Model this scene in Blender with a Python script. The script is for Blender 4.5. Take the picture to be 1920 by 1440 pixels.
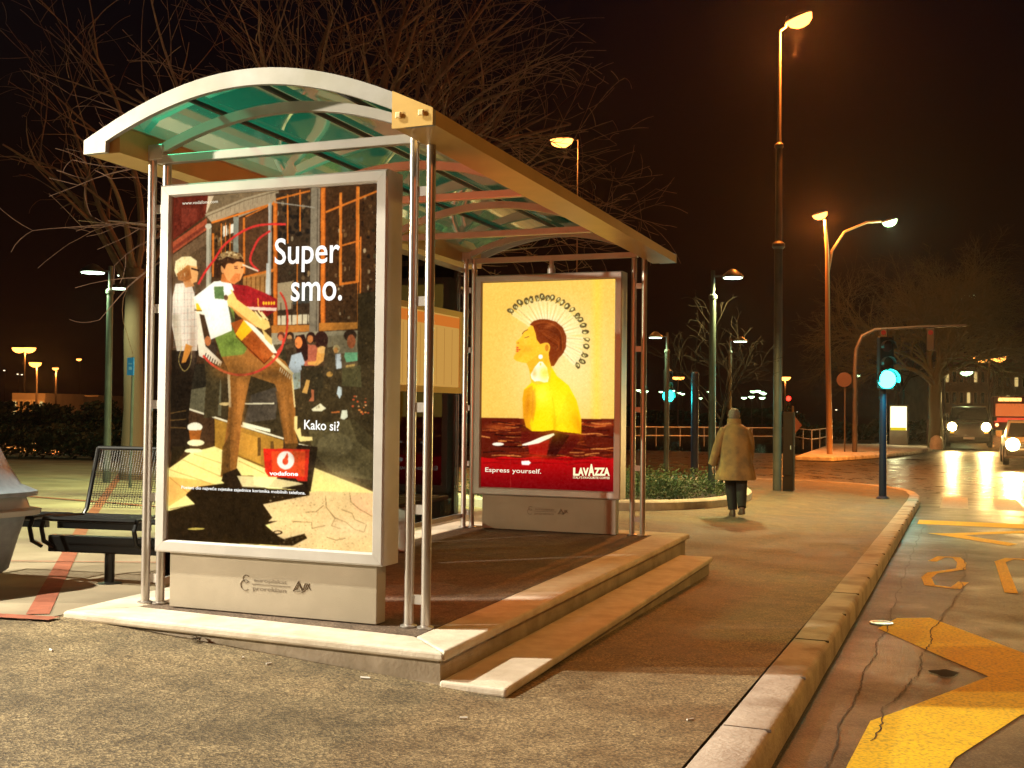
import bpy, math, random
import numpy as np
from mathutils import Vector, Matrix
R = math.radians
random.seed(7); rng = np.random.default_rng(5)
for o in list(bpy.data.objects): bpy.data.objects.remove(o)
sc = bpy.context.scene
col = sc.collection

# ------------------------------------------------------------------ camera, sky, exposure
CZ = 1.2                                   # camera height above the near pavement
F, YAW, PITCH, ROLL = 2151.46, .3740, .0212, .0109
cy, sy = math.cos(YAW), math.sin(YAW)
fwd = Vector((-sy*math.cos(PITCH), cy*math.cos(PITCH), math.sin(PITCH)))
rt0 = Vector((cy, sy, 0)); up0 = rt0.cross(fwd)
rt = rt0*math.cos(ROLL) + up0*math.sin(ROLL); up = -rt0*math.sin(ROLL) + up0*math.cos(ROLL)
cam = bpy.data.cameras.new('camera'); camo = bpy.data.objects.new('camera', cam); col.objects.link(camo)
cam.sensor_width = 36; cam.lens = F/1920*36; cam.clip_start = .05; cam.clip_end = 2000
M = Matrix((rt, up, -fwd)).transposed().to_4x4(); M.translation = Vector((0, 0, CZ)); camo.matrix_world = M
sc.camera = camo
sc.view_settings.view_transform = 'Standard'; sc.view_settings.look = 'None'
sc.view_settings.exposure = 0.0; sc.view_settings.gamma = 1
sc.cycles.use_denoising = True
sc.cycles.max_bounces = 6; sc.cycles.transparent_max_bounces = 16
sc.cycles.sample_clamp_indirect = 4
w = bpy.data.worlds.new('World'); sc.world = w; w.use_nodes = True
nt = w.node_tree; nt.nodes.clear()
wo = nt.nodes.new('ShaderNodeOutputWorld'); bg = nt.nodes.new('ShaderNodeBackground')
tc = nt.nodes.new('ShaderNodeTexCoord'); sx = nt.nodes.new('ShaderNodeSeparateXYZ'); cr = nt.nodes.new('ShaderNodeValToRGB')
nt.links.new(tc.outputs['Generated'], sx.inputs[0]); nt.links.new(sx.outputs[2], cr.inputs[0])
cr.color_ramp.elements[0].position = 0; cr.color_ramp.elements[0].color = (.0075, .0016, .0006, 1)
cr.color_ramp.elements[1].position = .42; cr.color_ramp.elements[1].color = (.0008, .0009, .0026, 1)
e = cr.color_ramp.elements.new(.2); e.color = (.0040, .0011, .0006, 1)
nt.links.new(cr.outputs[0], bg.inputs[0]); bg.inputs[1].default_value = 1.0; nt.links.new(bg.outputs[0], wo.inputs[0])

# ------------------------------------------------------------------ placing helpers
def ray(x, y): return fwd + rt*((x-960)/F) - up*((y-720)/F)
C0 = Vector((0, 0, CZ))
def gz(x, y):
    a = min(1, max(0, (x+4.1)/2.36)); return CZ - 1.06 - .135*a - .022*(min(y, 25)-4.42)
def on_ground(px, py, off=0):
    z = -1.2; d = ray(px, py)
    for i in range(80):
        P = d*(z/d.z); z = .5*z + .5*(gz(P.x, P.y)-CZ+off)
    return P + C0
def at(px, py, D): return C0 + ray(px, py)*D
def on_y(px, py, Y): d = ray(px, py); return C0 + d*(Y/d.y)
def foot(px, D):                            # ground point under image column px at distance D
    d = ray(px, 775)*D; return Vector((d.x, d.y, gz(d.x, d.y)))
def height(px, py, D): return (C0 + ray(px, py)*D).z

# ------------------------------------------------------------------ materials
def new_mat(name):
    m = bpy.data.materials.new(name); m.use_nodes = True; m.node_tree.nodes.clear(); return m, m.node_tree.nodes, m.node_tree.links
def mat(name, c, rough=.6, metal=0, c2=None, scale=20, bump=0, bscale=60, mixlo=.35, mixhi=.65, detail=6, spec=.5, c3=None, scale3=2, aniso=None):
    m, N, L = new_mat(name)
    out = N.new('ShaderNodeOutputMaterial'); b = N.new('ShaderNodeBsdfPrincipled'); L.new(b.outputs[0], out.inputs[0])
    b.inputs['Base Color'].default_value = (*c, 1); b.inputs['Roughness'].default_value = rough; b.inputs['Metallic'].default_value = metal
    b.inputs['Specular IOR Level'].default_value = spec
    t = N.new('ShaderNodeTexCoord'); src = t.outputs['Object']
    if aniso:
        mp = N.new('ShaderNodeMapping'); mp.inputs['Scale'].default_value = aniso; L.new(src, mp.inputs[0]); src = mp.outputs[0]
    if c2:
        n = N.new('ShaderNodeTexNoise'); n.inputs['Scale'].default_value = scale; n.inputs['Detail'].default_value = detail; L.new(src, n.inputs[0])
        r = N.new('ShaderNodeValToRGB'); r.color_ramp.elements[0].position = mixlo; r.color_ramp.elements[1].position = mixhi
        r.color_ramp.elements[0].color = (*c, 1); r.color_ramp.elements[1].color = (*c2, 1); L.new(n.outputs[0], r.inputs[0])
        o = r.outputs[0]
        if c3:
            n3 = N.new('ShaderNodeTexNoise'); n3.inputs['Scale'].default_value = scale3; n3.inputs['Detail'].default_value = 5; L.new(src, n3.inputs[0])
            r3 = N.new('ShaderNodeValToRGB'); r3.color_ramp.elements[0].position = .45; r3.color_ramp.elements[1].position = .7; L.new(n3.outputs[0], r3.inputs[0])
            mx = N.new('ShaderNodeMix'); mx.data_type = 'RGBA'; L.new(r3.outputs[0], mx.inputs[0]); L.new(o, mx.inputs[6]); mx.inputs[7].default_value = (*c3, 1); o = mx.outputs[2]
        L.new(o, b.inputs['Base Color'])
    if bump:
        n2 = N.new('ShaderNodeTexNoise'); n2.inputs['Scale'].default_value = bscale; n2.inputs['Detail'].default_value = 8; L.new(src, n2.inputs[0])
        bp = N.new('ShaderNodeBump'); bp.inputs['Strength'].default_value = bump; bp.inputs['Distance'].default_value = .01
        L.new(n2.outputs[0], bp.inputs['Height']); L.new(bp.outputs[0], b.inputs['Normal'])
    return m
def emit(name, c, s):
    m, N, L = new_mat(name); out = N.new('ShaderNodeOutputMaterial'); b = N.new('ShaderNodeEmission')
    b.inputs[0].default_value = (*c, 1); b.inputs[1].default_value = s; L.new(b.outputs[0], out.inputs[0]); return m
def glass(name, tint, refl, rough=.02, haze=0, hazec=(.5, .7, .6)):
    m, N, L = new_mat(name); out = N.new('ShaderNodeOutputMaterial')
    t = N.new('ShaderNodeBsdfTransparent'); t.inputs[0].default_value = (*tint, 1)
    g = N.new('ShaderNodeBsdfGlossy'); g.inputs['Roughness'].default_value = rough
    fr = N.new('ShaderNodeLayerWeight'); fr.inputs[0].default_value = refl
    mx = N.new('ShaderNodeMixShader'); L.new(fr.outputs[0], mx.inputs[0]); L.new(t.outputs[0], mx.inputs[1]); L.new(g.outputs[0], mx.inputs[2]); o = mx.outputs[0]
    if haze:
        tl = N.new('ShaderNodeBsdfTranslucent'); tl.inputs[0].default_value = (*hazec, 1)
        m2 = N.new('ShaderNodeMixShader'); m2.inputs[0].default_value = haze; L.new(o, m2.inputs[1]); L.new(tl.outputs[0], m2.inputs[2]); o = m2.outputs[0]
    L.new(o, out.inputs[0]); return m
def asphalt(name, base, dark, light, rough=.75, spec=.5, stain=.45, wet=None):
    m, N, L = new_mat(name); out = N.new('ShaderNodeOutputMaterial'); b = N.new('ShaderNodeBsdfPrincipled'); L.new(b.outputs[0], out.inputs[0])
    t = N.new('ShaderNodeTexCoord')
    v = N.new('ShaderNodeTexVoronoi'); v.inputs['Scale'].default_value = 140; L.new(t.outputs['Object'], v.inputs[0])
    n = N.new('ShaderNodeTexNoise'); n.inputs['Scale'].default_value = 160; n.inputs['Detail'].default_value = 4; L.new(t.outputs['Object'], n.inputs[0])
    big = N.new('ShaderNodeTexNoise'); big.inputs['Scale'].default_value = 1.6; big.inputs['Detail'].default_value = 8; big.inputs['Roughness'].default_value = .65; L.new(t.outputs['Object'], big.inputs[0])
    sep = N.new('ShaderNodeSeparateColor'); L.new(v.outputs['Color'], sep.inputs[0])
    r = N.new('ShaderNodeValToRGB'); L.new(sep.outputs[0], r.inputs[0])
    r.color_ramp.elements[0].position = .1; r.color_ramp.elements[0].color = (*dark, 1); r.color_ramp.elements[1].position = 1; r.color_ramp.elements[1].color = (*light, 1)
    k = r.color_ramp.elements.new(.6); k.color = (*base, 1)
    r2 = N.new('ShaderNodeValToRGB'); L.new(big.outputs[0], r2.inputs[0]); r2.color_ramp.elements[0].position = .32; r2.color_ramp.elements[0].color = (stain, stain, stain, 1); r2.color_ramp.elements[1].position = .62; r2.color_ramp.elements[1].color = (1, 1, 1, 1)
    mx = N.new('ShaderNodeMix'); mx.data_type = 'RGBA'; mx.blend_type = 'MULTIPLY'; mx.inputs[0].default_value = 1; L.new(r.outputs[0], mx.inputs[6]); L.new(r2.outputs[0], mx.inputs[7])
    st = N.new('ShaderNodeTexNoise'); st.inputs['Scale'].default_value = 5.5; st.inputs['Detail'].default_value = 9; st.inputs['Roughness'].default_value = .7; st.inputs['Distortion'].default_value = .8; L.new(t.outputs['Object'], st.inputs[0])
    r4 = N.new('ShaderNodeValToRGB'); L.new(st.outputs[0], r4.inputs[0]); r4.color_ramp.elements[0].position = .36; r4.color_ramp.elements[0].color = (.62, .58, .52, 1); r4.color_ramp.elements[1].position = .56; r4.color_ramp.elements[1].color = (1.06, 1.04, 1, 1)
    m4 = N.new('ShaderNodeMix'); m4.data_type = 'RGBA'; m4.blend_type = 'MULTIPLY'; m4.inputs[0].default_value = 1; L.new(mx.outputs[2], m4.inputs[6]); L.new(r4.outputs[0], m4.inputs[7])
    L.new(m4.outputs[2], b.inputs['Base Color'])
    bp = N.new('ShaderNodeBump'); bp.inputs['Strength'].default_value = .5; bp.inputs['Distance'].default_value = .004
    ad = N.new('ShaderNodeMath'); ad.operation = 'ADD'; L.new(n.outputs[0], ad.inputs[0]); L.new(v.outputs['Distance'], ad.inputs[1]); L.new(ad.outputs[0], bp.inputs['Height']); L.new(bp.outputs[0], b.inputs['Normal'])
    rr = N.new('ShaderNodeMapRange'); L.new(big.outputs[0], rr.inputs[0]); rr.inputs[1].default_value = .35; rr.inputs[2].default_value = .65; rr.inputs[3].default_value = rough-.12; rr.inputs[4].default_value = rough+.1
    if wet:
        sp = N.new('ShaderNodeSeparateXYZ'); L.new(t.outputs['Object'], sp.inputs[0]); mr = N.new('ShaderNodeMapRange'); L.new(sp.outputs[1], mr.inputs[0])
        mr.inputs[1].default_value = 12; mr.inputs[2].default_value = 26; mr.inputs[3].default_value = 0; mr.inputs[4].default_value = wet
        mb = N.new('ShaderNodeMapRange'); L.new(sp.outputs[1], mb.inputs[0]); mb.inputs[1].default_value = 10; mb.inputs[2].default_value = 24; mb.inputs[3].default_value = .5; mb.inputs[4].default_value = .06; L.new(mb.outputs[0], bp.inputs['Strength'])
        sb = N.new('ShaderNodeMath'); sb.operation = 'SUBTRACT'; L.new(rr.outputs[0], sb.inputs[0]); L.new(mr.outputs[0], sb.inputs[1]); L.new(sb.outputs[0], b.inputs['Roughness'])
    else: L.new(rr.outputs[0], b.inputs['Roughness'])
    b.inputs['Specular IOR Level'].default_value = spec
    return m
MT = {}
MT['pave'] = asphalt('pavement_asphalt', (.235, .175, .095), (.095, .07, .038), (.46, .36, .2))
MT['road'] = asphalt('road_asphalt', (.055, .043, .032), (.03, .024, .018), (.105, .085, .062), rough=.6, spec=.35, stain=.55, wet=.26)
MT['kerb'] = mat('kerb_stone', (.48, .41, .35), .8, c2=(.58, .51, .44), scale=9, bump=.5, bscale=45, c3=(.27, .2, .15), scale3=3.2)
MT['stone'] = mat('pale_stone', (.62, .54, .43), .75, c2=(.72, .65, .53), scale=14, bump=.25, bscale=70, c3=(.5, .42, .31), scale3=4)
MT['concrete'] = mat('concrete_riser', (.45, .38, .29), .85, c2=(.34, .28, .2), scale=8, bump=.4, bscale=50, c3=(.26, .22, .15), scale3=5)
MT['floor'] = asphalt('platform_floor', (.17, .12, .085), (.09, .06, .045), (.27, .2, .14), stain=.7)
MT['plaza'] = mat('plaza_paving', (.36, .3, .2), .8, c2=(.25, .2, .13), scale=1.5, bump=.2, bscale=50, c3=(.2, .16, .1), scale3=.8)
MT['brick'] = mat('red_brick', (.34, .1, .05), .8, c2=(.24, .07, .035), scale=12, bump=.3, bscale=60)
MT['dull'] = mat('weathered_aluminium', (.38, .37, .34), .45, .35, c2=(.3, .29, .26), scale=6, bump=.04, bscale=120, c3=(.28, .27, .22), scale3=2.5)
MT['gold'] = mat('gold_tan_eave', (.6, .38, .12), .4, .25, c2=(.52, .33, .1), scale=4)  # gold-tan tone for both eaves, warmer than the silver roof parts
MT['alu'] = mat('silver_metal', (.62, .6, .57), .42, .35, c2=(.54, .52, .49), scale=5, bump=.03, bscale=200)
MT['steel'] = mat('stainless_steel', (.66, .62, .58), .34, .8, c2=(.5, .46, .42), scale=3, aniso=(1, 1, .2))
MT['base'] = mat('panel_base_paint', (.42, .36, .27), .6, .1, c2=(.35, .3, .22), scale=3, bump=.15, bscale=260)
MT['dark'] = mat('dark_metal', (.03, .03, .032), .4, .5)
MT['black'] = mat('black_paint', (.018, .018, .017), .32, .2)
MT['post'] = mat('grey_green_post', (.09, .11, .1), .45, .3, c2=(.06, .07, .06), scale=4)
MT['mast'] = mat('galvanised_mast', (.14, .11, .085), .55, .3, c2=(.1, .08, .065), scale=3, bump=.1, bscale=40)
MT['blue'] = mat('blue_paint', (.008, .013, .04), .5, .1)
MT['bark'] = mat('tree_bark', (.24, .13, .08), .9, c2=(.13, .075, .05), scale=18, bump=.6, bscale=40)
MT['coat'] = mat('beige_coat', (.44, .26, .09), .9, c2=(.24, .16, .075), scale=8, bump=.2, bscale=90)
MT['cloth'] = mat('dark_trousers', (.03, .028, .022), .9)
MT['skin'] = mat('skin', (.45, .26, .17), .55)
MT['hair'] = mat('grey_hair', (.16, .13, .1), .8, c2=(.28, .22, .17), scale=60)
MT['yellow'] = mat('yellow_road_paint', (.85, .56, .012), .8, c2=(.78, .48, .012), scale=5, bump=.3, bscale=90, c3=(.42, .27, .03), scale3=60)
MT['white'] = mat('white_road_paint', (.5, .46, .4), .65, c2=(.36, .33, .28), scale=12, c3=(.3, .26, .2), scale3=22)
MT['shrub'] = mat('shrub_leaf', (.045, .085, .025), .7, c2=(.09, .14, .04), scale=9)
MT['water'] = mat('harbour_water', (.006, .008, .01), .08, 0, bump=.3, bscale=1.2)
MT['bin'] = mat('grey_plastic', (.27, .33, .38), .45, c2=(.21, .26, .3), scale=20, bump=.25, bscale=220)
MT['binlip'] = mat('grey_plastic_rim', (.42, .44, .42), .4)
MT['glass'] = glass('shelter_glass', (.5, .55, .5), .2)
MT['pglass'] = glass('panel_glass', (.97, .97, .97), .06)
MT['roof'] = glass('roof_polycarbonate', (.02, .24, .14), .3, .04, haze=.06, hazec=(.03, .75, .45))

# ------------------------------------------------------------------ mesh builder
class MB:
    def __init__(s): s.v = []; s.f = []
    def add(s, vs, fs):
        k = len(s.v); s.v += [tuple(v) for v in vs]; s.f += [tuple(i+k for i in f) for f in fs]; return s
    def box(s, c, d, rz=0, ax=None):
        c = Vector(c); X = Vector((math.cos(rz), math.sin(rz), 0)); Y = Vector((-X.y, X.x, 0)); Z = Vector((0, 0, 1))
        if ax: X, Y, Z = ax
        P = [c + X*(i*d[0]/2) + Y*(j*d[1]/2) + Z*(k*d[2]/2) for k in (-1, 1) for j in (-1, 1) for i in (-1, 1)]
        return s.add(P, [(0, 2, 3, 1), (4, 5, 7, 6), (0, 1, 5, 4), (2, 6, 7, 3), (0, 4, 6, 2), (1, 3, 7, 5)])
    def bar(s, a, b, wd, hd, upv=(0, 0, 1)):
        a = Vector(a); b = Vector(b); d = (b-a); l = d.length; d.normalize(); u = Vector(upv); x = d.cross(u).normalized(); u = x.cross(d)
        return s.box((a+b)/2, (l, wd, hd), ax=(d, x, u))
    def tube(s, pts, rad, n=10, cap=True):
        pts = [Vector(p) for p in pts]; rad = rad if hasattr(rad, '__len__') else [rad]*len(pts)
        vs = []; fs = []; pr = None
        for i, p in enumerate(pts):
            d = (pts[min(i+1, len(pts)-1)] - pts[max(i-1, 0)]).normalized()
            if pr is None: a = Vector((0, 0, 1)) if abs(d.z) < .9 else Vector((1, 0, 0)); x = d.cross(a).normalized()
            else: x = (pr - d*pr.dot(d)).normalized()
            pr = x; y = d.cross(x)
            for k in range(n): t = 2*math.pi*k/n; vs.append(p + (x*math.cos(t) + y*math.sin(t))*rad[i])
        for i in range(len(pts)-1):
            for k in range(n): fs.append((i*n+k, i*n+(k+1) % n, (i+1)*n+(k+1) % n, (i+1)*n+k))
        if cap: fs.append(tuple(range(n-1, -1, -1))); fs.append(tuple(range((len(pts)-1)*n, len(pts)*n)))
        return s.add(vs, fs)
    def lathe(s, c, prof, n=20, ax=(0, 0, 1), sq=(1, 1)):
        c = Vector(c); Z = Vector(ax).normalized(); X = Z.orthogonal().normalized() if abs(Z.z) < .99 else Vector((1, 0, 0)); Y = Z.cross(X)
        vs = []; fs = []
        for r, z in prof:
            for k in range(n): t = 2*math.pi*k/n; vs.append(c + X*(r*sq[0]*math.cos(t)) + Y*(r*sq[1]*math.sin(t)) + Z*z)
        for i in range(len(prof)-1):
            for k in range(n): fs.append((i*n+k, i*n+(k+1) % n, (i+1)*n+(k+1) % n, (i+1)*n+k))
        fs.append(tuple(range(n-1, -1, -1))); fs.append(tuple(range((len(prof)-1)*n, len(prof)*n)))
        return s.add(vs, fs)
    def ball(s, c, r, n=10, sc_=(1, 1, 1)):
        prof = [(max(.001, r*math.sin(math.pi*i/n)), -r*math.cos(math.pi*i/n)*sc_[2]) for i in range(n+1)]
        return s.lathe(c, prof, n*2, sq=(sc_[0], sc_[1]))
    def prism(s, pts, h):                   # pts: 3D loop, h: extrusion vector
        n = len(pts); h = Vector(h); P = [Vector(p) for p in pts]
        return s.add(P + [p+h for p in P], [tuple(range(n-1, -1, -1)), tuple(range(n, 2*n))] + [(i, (i+1) % n, n+(i+1) % n, n+i) for i in range(n)])
    def loft(s, rings, cap=True):
        n = len(rings[0]); vs = [p for r in rings for p in r]; fs = []
        for i in range(len(rings)-1):
            for k in range(n): fs.append((i*n+k, i*n+(k+1) % n, (i+1)*n+(k+1) % n, (i+1)*n+k))
        if cap: fs.append(tuple(range(n-1, -1, -1))); fs.append(tuple(range((len(rings)-1)*n, len(rings)*n)))
        return s.add(vs, fs)
    def grid(s, rows):
        m = len(rows[0]); vs = [p for r in rows for p in r]
        return s.add(vs, [(i*m+j, i*m+j+1, (i+1)*m+j+1, (i+1)*m+j) for i in range(len(rows)-1) for j in range(m-1)])
    def build(s, name, m, parent=None, smooth=False, bevel=0, origin=None, seg=2, subs=0):
        me = bpy.data.meshes.new(name)
        o0 = Vector(origin) if origin is not None else Vector(ORG.get(parent.name if parent else '', (0, 0, 0)))
        me.from_pydata([tuple(Vector(v)-o0) for v in s.v], [], s.f); me.update()
        me.materials.append(MT[m] if isinstance(m, str) else m)
        if smooth:
            me.polygons.foreach_set('use_smooth', [True]*len(me.polygons))
            try: me.set_sharp_from_angle(angle=R(40))
            except Exception: pass
        o = bpy.data.objects.new(name, me); col.objects.link(o)
        if parent: o.parent = parent; ORG[o.name] = ORG.get(parent.name, (0, 0, 0))
        elif origin is not None: o.location = o0
        if bevel: b = o.modifiers.new('bevel', 'BEVEL'); b.width = bevel; b.segments = seg; b.limit_method = 'ANGLE'
        if subs: b = o.modifiers.new('subdivision', 'SUBSURF'); b.levels = subs; b.render_levels = subs
        return o
ORG = {}
def tag(o, label=None, cat=None, group=None, kind=None):
    for k, v in (('label', label), ('category', cat), ('group', group), ('kind', kind)):
        if v: o[k] = v
    return o
def thing(name, loc, label, cat, group=None):
    o = bpy.data.objects.new(name, None); o.empty_display_size = .2; col.objects.link(o); o.location = loc; ORG[o.name] = tuple(loc)
    return tag(o, label, cat, group)
def lamp(parent, loc, power, c, r=.08, spot=None, aim=(0, 0, -1)):
    l = bpy.data.lights.new('lamp_light', 'SPOT' if spot else 'POINT'); l.energy = power; l.color = c; l.shadow_soft_size = r
    if spot: l.spot_size = R(spot); l.spot_blend = .6
    o = bpy.data.objects.new('lamp_light', l); col.objects.link(o); o.parent = parent
    o.location = Vector(loc) - Vector(ORG[parent.name]); o.rotation_euler = Vector(aim).to_track_quat('-Z', 'Y').to_euler()
    return o

# ------------------------------------------------------------------ lettering
def text_mesh(parent, name, s, p0, ux, uz, wd, ht, m, nrm=(0, -1, 0), lift=.004, bold=.0, thick=.0008):
    """text filling the box that starts at p0 (baseline left), wd along ux and ht (cap height) along uz"""
    cu = bpy.data.curves.new('lettering', 'FONT'); cu.body = s; cu.size = 1; cu.offset = bold; cu.resolution_u = 4
    t = bpy.data.objects.new('lettering', cu); col.objects.link(t)
    dg = bpy.context.evaluated_depsgraph_get(); me = bpy.data.meshes.new_from_object(t.evaluated_get(dg))
    bpy.data.objects.remove(t)
    vs = [v.co.copy() for v in me.vertices]; fs = [tuple(p.vertices) for p in me.polygons]; bpy.data.meshes.remove(me)
    x0 = min(v.x for v in vs); x1 = max(v.x for v in vs)
    cap = .70
    ux = Vector(ux).normalized(); uz = Vector(uz).normalized(); n = Vector(nrm)
    b = MB(); b.add([Vector(p0) + ux*((v.x-x0)/(x1-x0)*wd) + uz*(v.y/cap*ht) + n*lift for v in vs], fs)
    o = b.build(name, m, parent)
    return o

# ------------------------------------------------------------------ the ground, road, kerb, markings, water
XS = [-90, -50, -30, -20, -14, -10, -7, -5.5, -4.1, -3.51, -2.92, -2.33, -1.74, -1.3, -.86]
def yfar(x):
    pts = [(-90, 26.7), (-12, 26.3), (-6.8, 24.9), (-4.33, 25.8), (-2.3, 27.1), (-1.3, 26.4), (-.86, 24.2)]
    for (a, b), (c, d) in zip(pts, pts[1:]):
        if x <= c: return b + (d-b)*max(0, (x-a))/(c-a)
    return pts[-1][1]
# base sheet at road level, reaches the horizon
gx = [-900, -300, -90, -50, -30, -14, -7, -4.1, -2.92, -1.74, -.7, 0, 2, 5, 10, 25, 80, 300, 900]
gy = [-60, -20, -5, 0, 4.42, 8, 12, 16, 20, 25, 30, 36, 43, 46]
rows = [[(x, y, gz(x, y)-.12-(.03*(x < -1.5))) for x in gx] for y in gy]
MB().grid(rows).build('road', 'road').__setitem__('kind', 'structure')
# far ground right of the quay (the road runs on), left side drops to the water
def quay(y): return -6.0 + (y-46)*.055
zr = gz(0, 30)-.12
rows = [[(quay(y), y, zr), (0, y, zr), (5, y, zr), (40, y, zr), (400, y, zr), (900, y, zr)] for y in (46, 60, 90, 150, 300, 900)]
b = MB().grid(rows).build('far_road', 'road'); tag(b, kind='structure')
rows = [[(-900, y, zr-.9), (-40, y, zr-.9), (quay(y), y, zr-.9)] for y in (46, 60, 90, 150, 300, 900)]
b = MB().grid(rows).build('water', 'water'); tag(b, kind='structure')
q = MB(); q.prism([(-90, 46, zr-1.2), (-6, 46, zr-1.2), (-6, 46, zr+.06), (-90, 46, zr+.06)], (0, .4, 0))
tag(q.build('quay_edge', 'concrete', bevel=.02), kind='structure')
# pavement
rows = []
T = [i/44 for i in range(45)]
for t in T:
    rows.append([(x, -6 + t*(yfar(x)+6), gz(x, -6+t*(yfar(x)+6))) for x in XS])
pv = MB().grid(rows).build('pavement', 'pave'); tag(pv, kind='structure')
pl = MB()
rows = [[(x, y, gz(x, y)+.004) for x in (-60, -40, -20, -12, -8, -6, -4.95+.12*(y < 5)*0, )] + [(-4.2+(.0 if y > 4.7 else 0), y, gz(-4.2, y)+.004)] for y in (4.35, 4.8, 6, 8, 10, 13, 16, 20, 24, 25, 26.2)]
tag(pl.grid(rows).build('plaza', 'plaza'), kind='structure')
def band(pts, wd, m, name, lift=.008, kind='structure', off=0):
    """flat strip laid on the ground"""
    P = []
    for a, b in zip(pts, pts[1:]):
        n = max(1, int((Vector(b)-Vector(a)).length/1.0)); P += [Vector(a).lerp(Vector(b), i/n) for i in range(n)]
    P.append(Vector(pts[-1])); rr = []
    for i, p in enumerate(P):
        d = (P[min(i+1, len(P)-1)]-P[max(i-1, 0)]).normalized(); nn = Vector((-d.y, d.x))
        rr.append([((p+nn*k*wd/2).x, (p+nn*k*wd/2).y, gz(p.x+nn.x*k*wd/2, p.y+nn.y*k*wd/2)+lift+off) for k in (-1, 1)])
    return tag(MB().grid(rr).build(name, m), kind=kind)
band([(-4.3, 4.5), (-7.6, 8.5), (-12, 14), (-18, 21.5)], .11, 'brick', 'paving_band')
band([(-4.12, 4.42), (-4.9, 4.28), (-8, 3.9), (-30, 2)], .1, 'brick', 'paving_band', lift=.012)
band([(-4.3, 7.0), (-5.6, 6.35), (-8, 5.2), (-14, 2.6)], .03, 'brick', 'paving_band', lift=.012)
band([(-5, 10), (-9.5, 11.2), (-20, 13.5)], .1, 'brick', 'paving_band', lift=.012)
band([(-90, 26.5), (-12, 26.2), (-7, 24.8)], .35, 'kerb', 'plaza_edge', lift=.02)
# kerb
path = [(-.75, -6), (-.75, 0), (-.752, 5), (-.768, 10), (-.79, 15), (-.815, 20), (-.83, 22.4), (-.87, 24), (-1.0, 25.3), (-1.25, 26.3), (-1.7, 26.95), (-2.3, 27.15), (-3.2, 26.7), (-4.3, 25.85), (-5.5, 25.3), (-6.8, 24.95), (-12, 26.3)]
P = []
for a, c in zip(path, path[1:]):
    n = max(1, int(math.dist(a, c)/.5)); P += [Vector(a).lerp(Vector(c), i/n) for i in range(n)]
P.append(Vector(path[-1])); rings = []
for i, p in enumerate(P):
    d = (P[min(i+1, len(P)-1)]-P[max(i-1, 0)]).normalized(); nn = Vector((d.y, -d.x))
    h = .006 + .0025*math.sin(i*1.7); wv = .002*math.sin(i*2.3)
    prof = [(-.105, -.2), (-.1, h-.012), (-.09, h), (.068+wv, h), (.084+wv, h-.008), (.096+wv, h-.028), (.103, -.2)]
    rings.append([((p+nn*u).x, (p+nn*u).y, gz(p.x, p.y)+v) for u, v in prof])
tag(MB().loft(rings).build('kerb', 'kerb', smooth=True), kind='structure')
dk = mat('tar_seam', (.04, .032, .025), .9)
kj = MB()
for y in np.arange(1.3, 22, 1.02): kj.box((-.752-.0035*max(0, y-5)+.004, y, gz(-.75, y)+.0015), (.178, .005, .012))
tag(kj.build('kerb_joint', mat('joint_dirt', (.14, .1, .07), .95)), kind='structure')
# road markings
def patch(pts, m, name, off=-.12, lift=.0025):
    b = MB(); n = len(pts); c = Vector((sum(p[0] for p in pts)/n, sum(p[1] for p in pts)/n))
    b.add([(x, y, gz(x, y)+off+lift) for x, y in pts], [tuple(range(n))]); return tag(b.build(name, m), kind='structure')
patch([(-.50, 7.75), (-.41, 8.25), (-.2, 8.38), (.36, 7.2), (.95, 6.35), (.32, 6.42), (.13, 6.45), (-.12, 6.95)], 'yellow', 'yellow_road_marking')
patch([(.32, 6.42), (.95, 6.35), (.5, 5.86), (.25, 5.62), (-.02, 4.75), (-.1, 4.2), (-.39, 4.2), (-.395, 4.45), (-.365, 5.2), (-.26, 5.45), (.13, 6.45)], 'yellow', 'yellow_road_marking')
patch([(-.6, 17.6), (-.6, 18.5), (6, 18.5), (6, 17.6)], 'yellow', 'yellow_road_marking')
patch([(-.42, 15.95), (.5, 14.6), (.62, 14.9), (.02, 15.9), (1.2, 17.2), (1.2, 17.6), (-.15, 16.1)], 'yellow', 'yellow_road_marking')
for i in range(12):
    x = -.37 + i*.94; patch([(x, 22.0), (x, 26), (x+.48, 26), (x+.48, 22.0)], 'white', 'crossing_stripe')
sm = MB()
for pts in ([(-.46, 3.5), (-.47, 5.6), (-.45, 7.9), (-.49, 12), (-.5, 17)], [(-.335, 4.85), (-.32, 5.5), (-.22, 6.2), (-.16, 8.0), (0, 10), (.05, 13.5)], ):
    for a, c in zip(pts, pts[1:]):
        n = max(8, int(math.dist(a, c)*22)); q = [Vector(a).lerp(Vector(c), i/n)+Vector((random.uniform(-.007, .007)+.012*math.sin(i*.31), 0)) for i in range(n+1)]
        sm.grid([[(p.x-.0022-.003*abs(math.sin(p.y*9)), p.y, gz(p.x, p.y)-.12+.0045), (p.x+.0022, p.y, gz(p.x, p.y)-.12+.0045)] for p in q])
tag(sm.build('road_crack', dk), kind='structure')
stain = mat('oil_stain', (.018, .014, .011), .9, spec=.1)
for cx_, cy_, rx_, ry_ in ((-.08, 6.42, .07, .09), (.42, 5.0, .1, .12)):
    patch([(cx_+rx_*math.cos(t)*(1+.25*math.sin(3*t+cx_*9)), cy_+ry_*math.sin(t)*(1+.2*math.cos(4*t))) for t in np.linspace(0, 6.28, 22)[:-1]], stain, 'tar_patch', lift=.0065)
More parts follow.
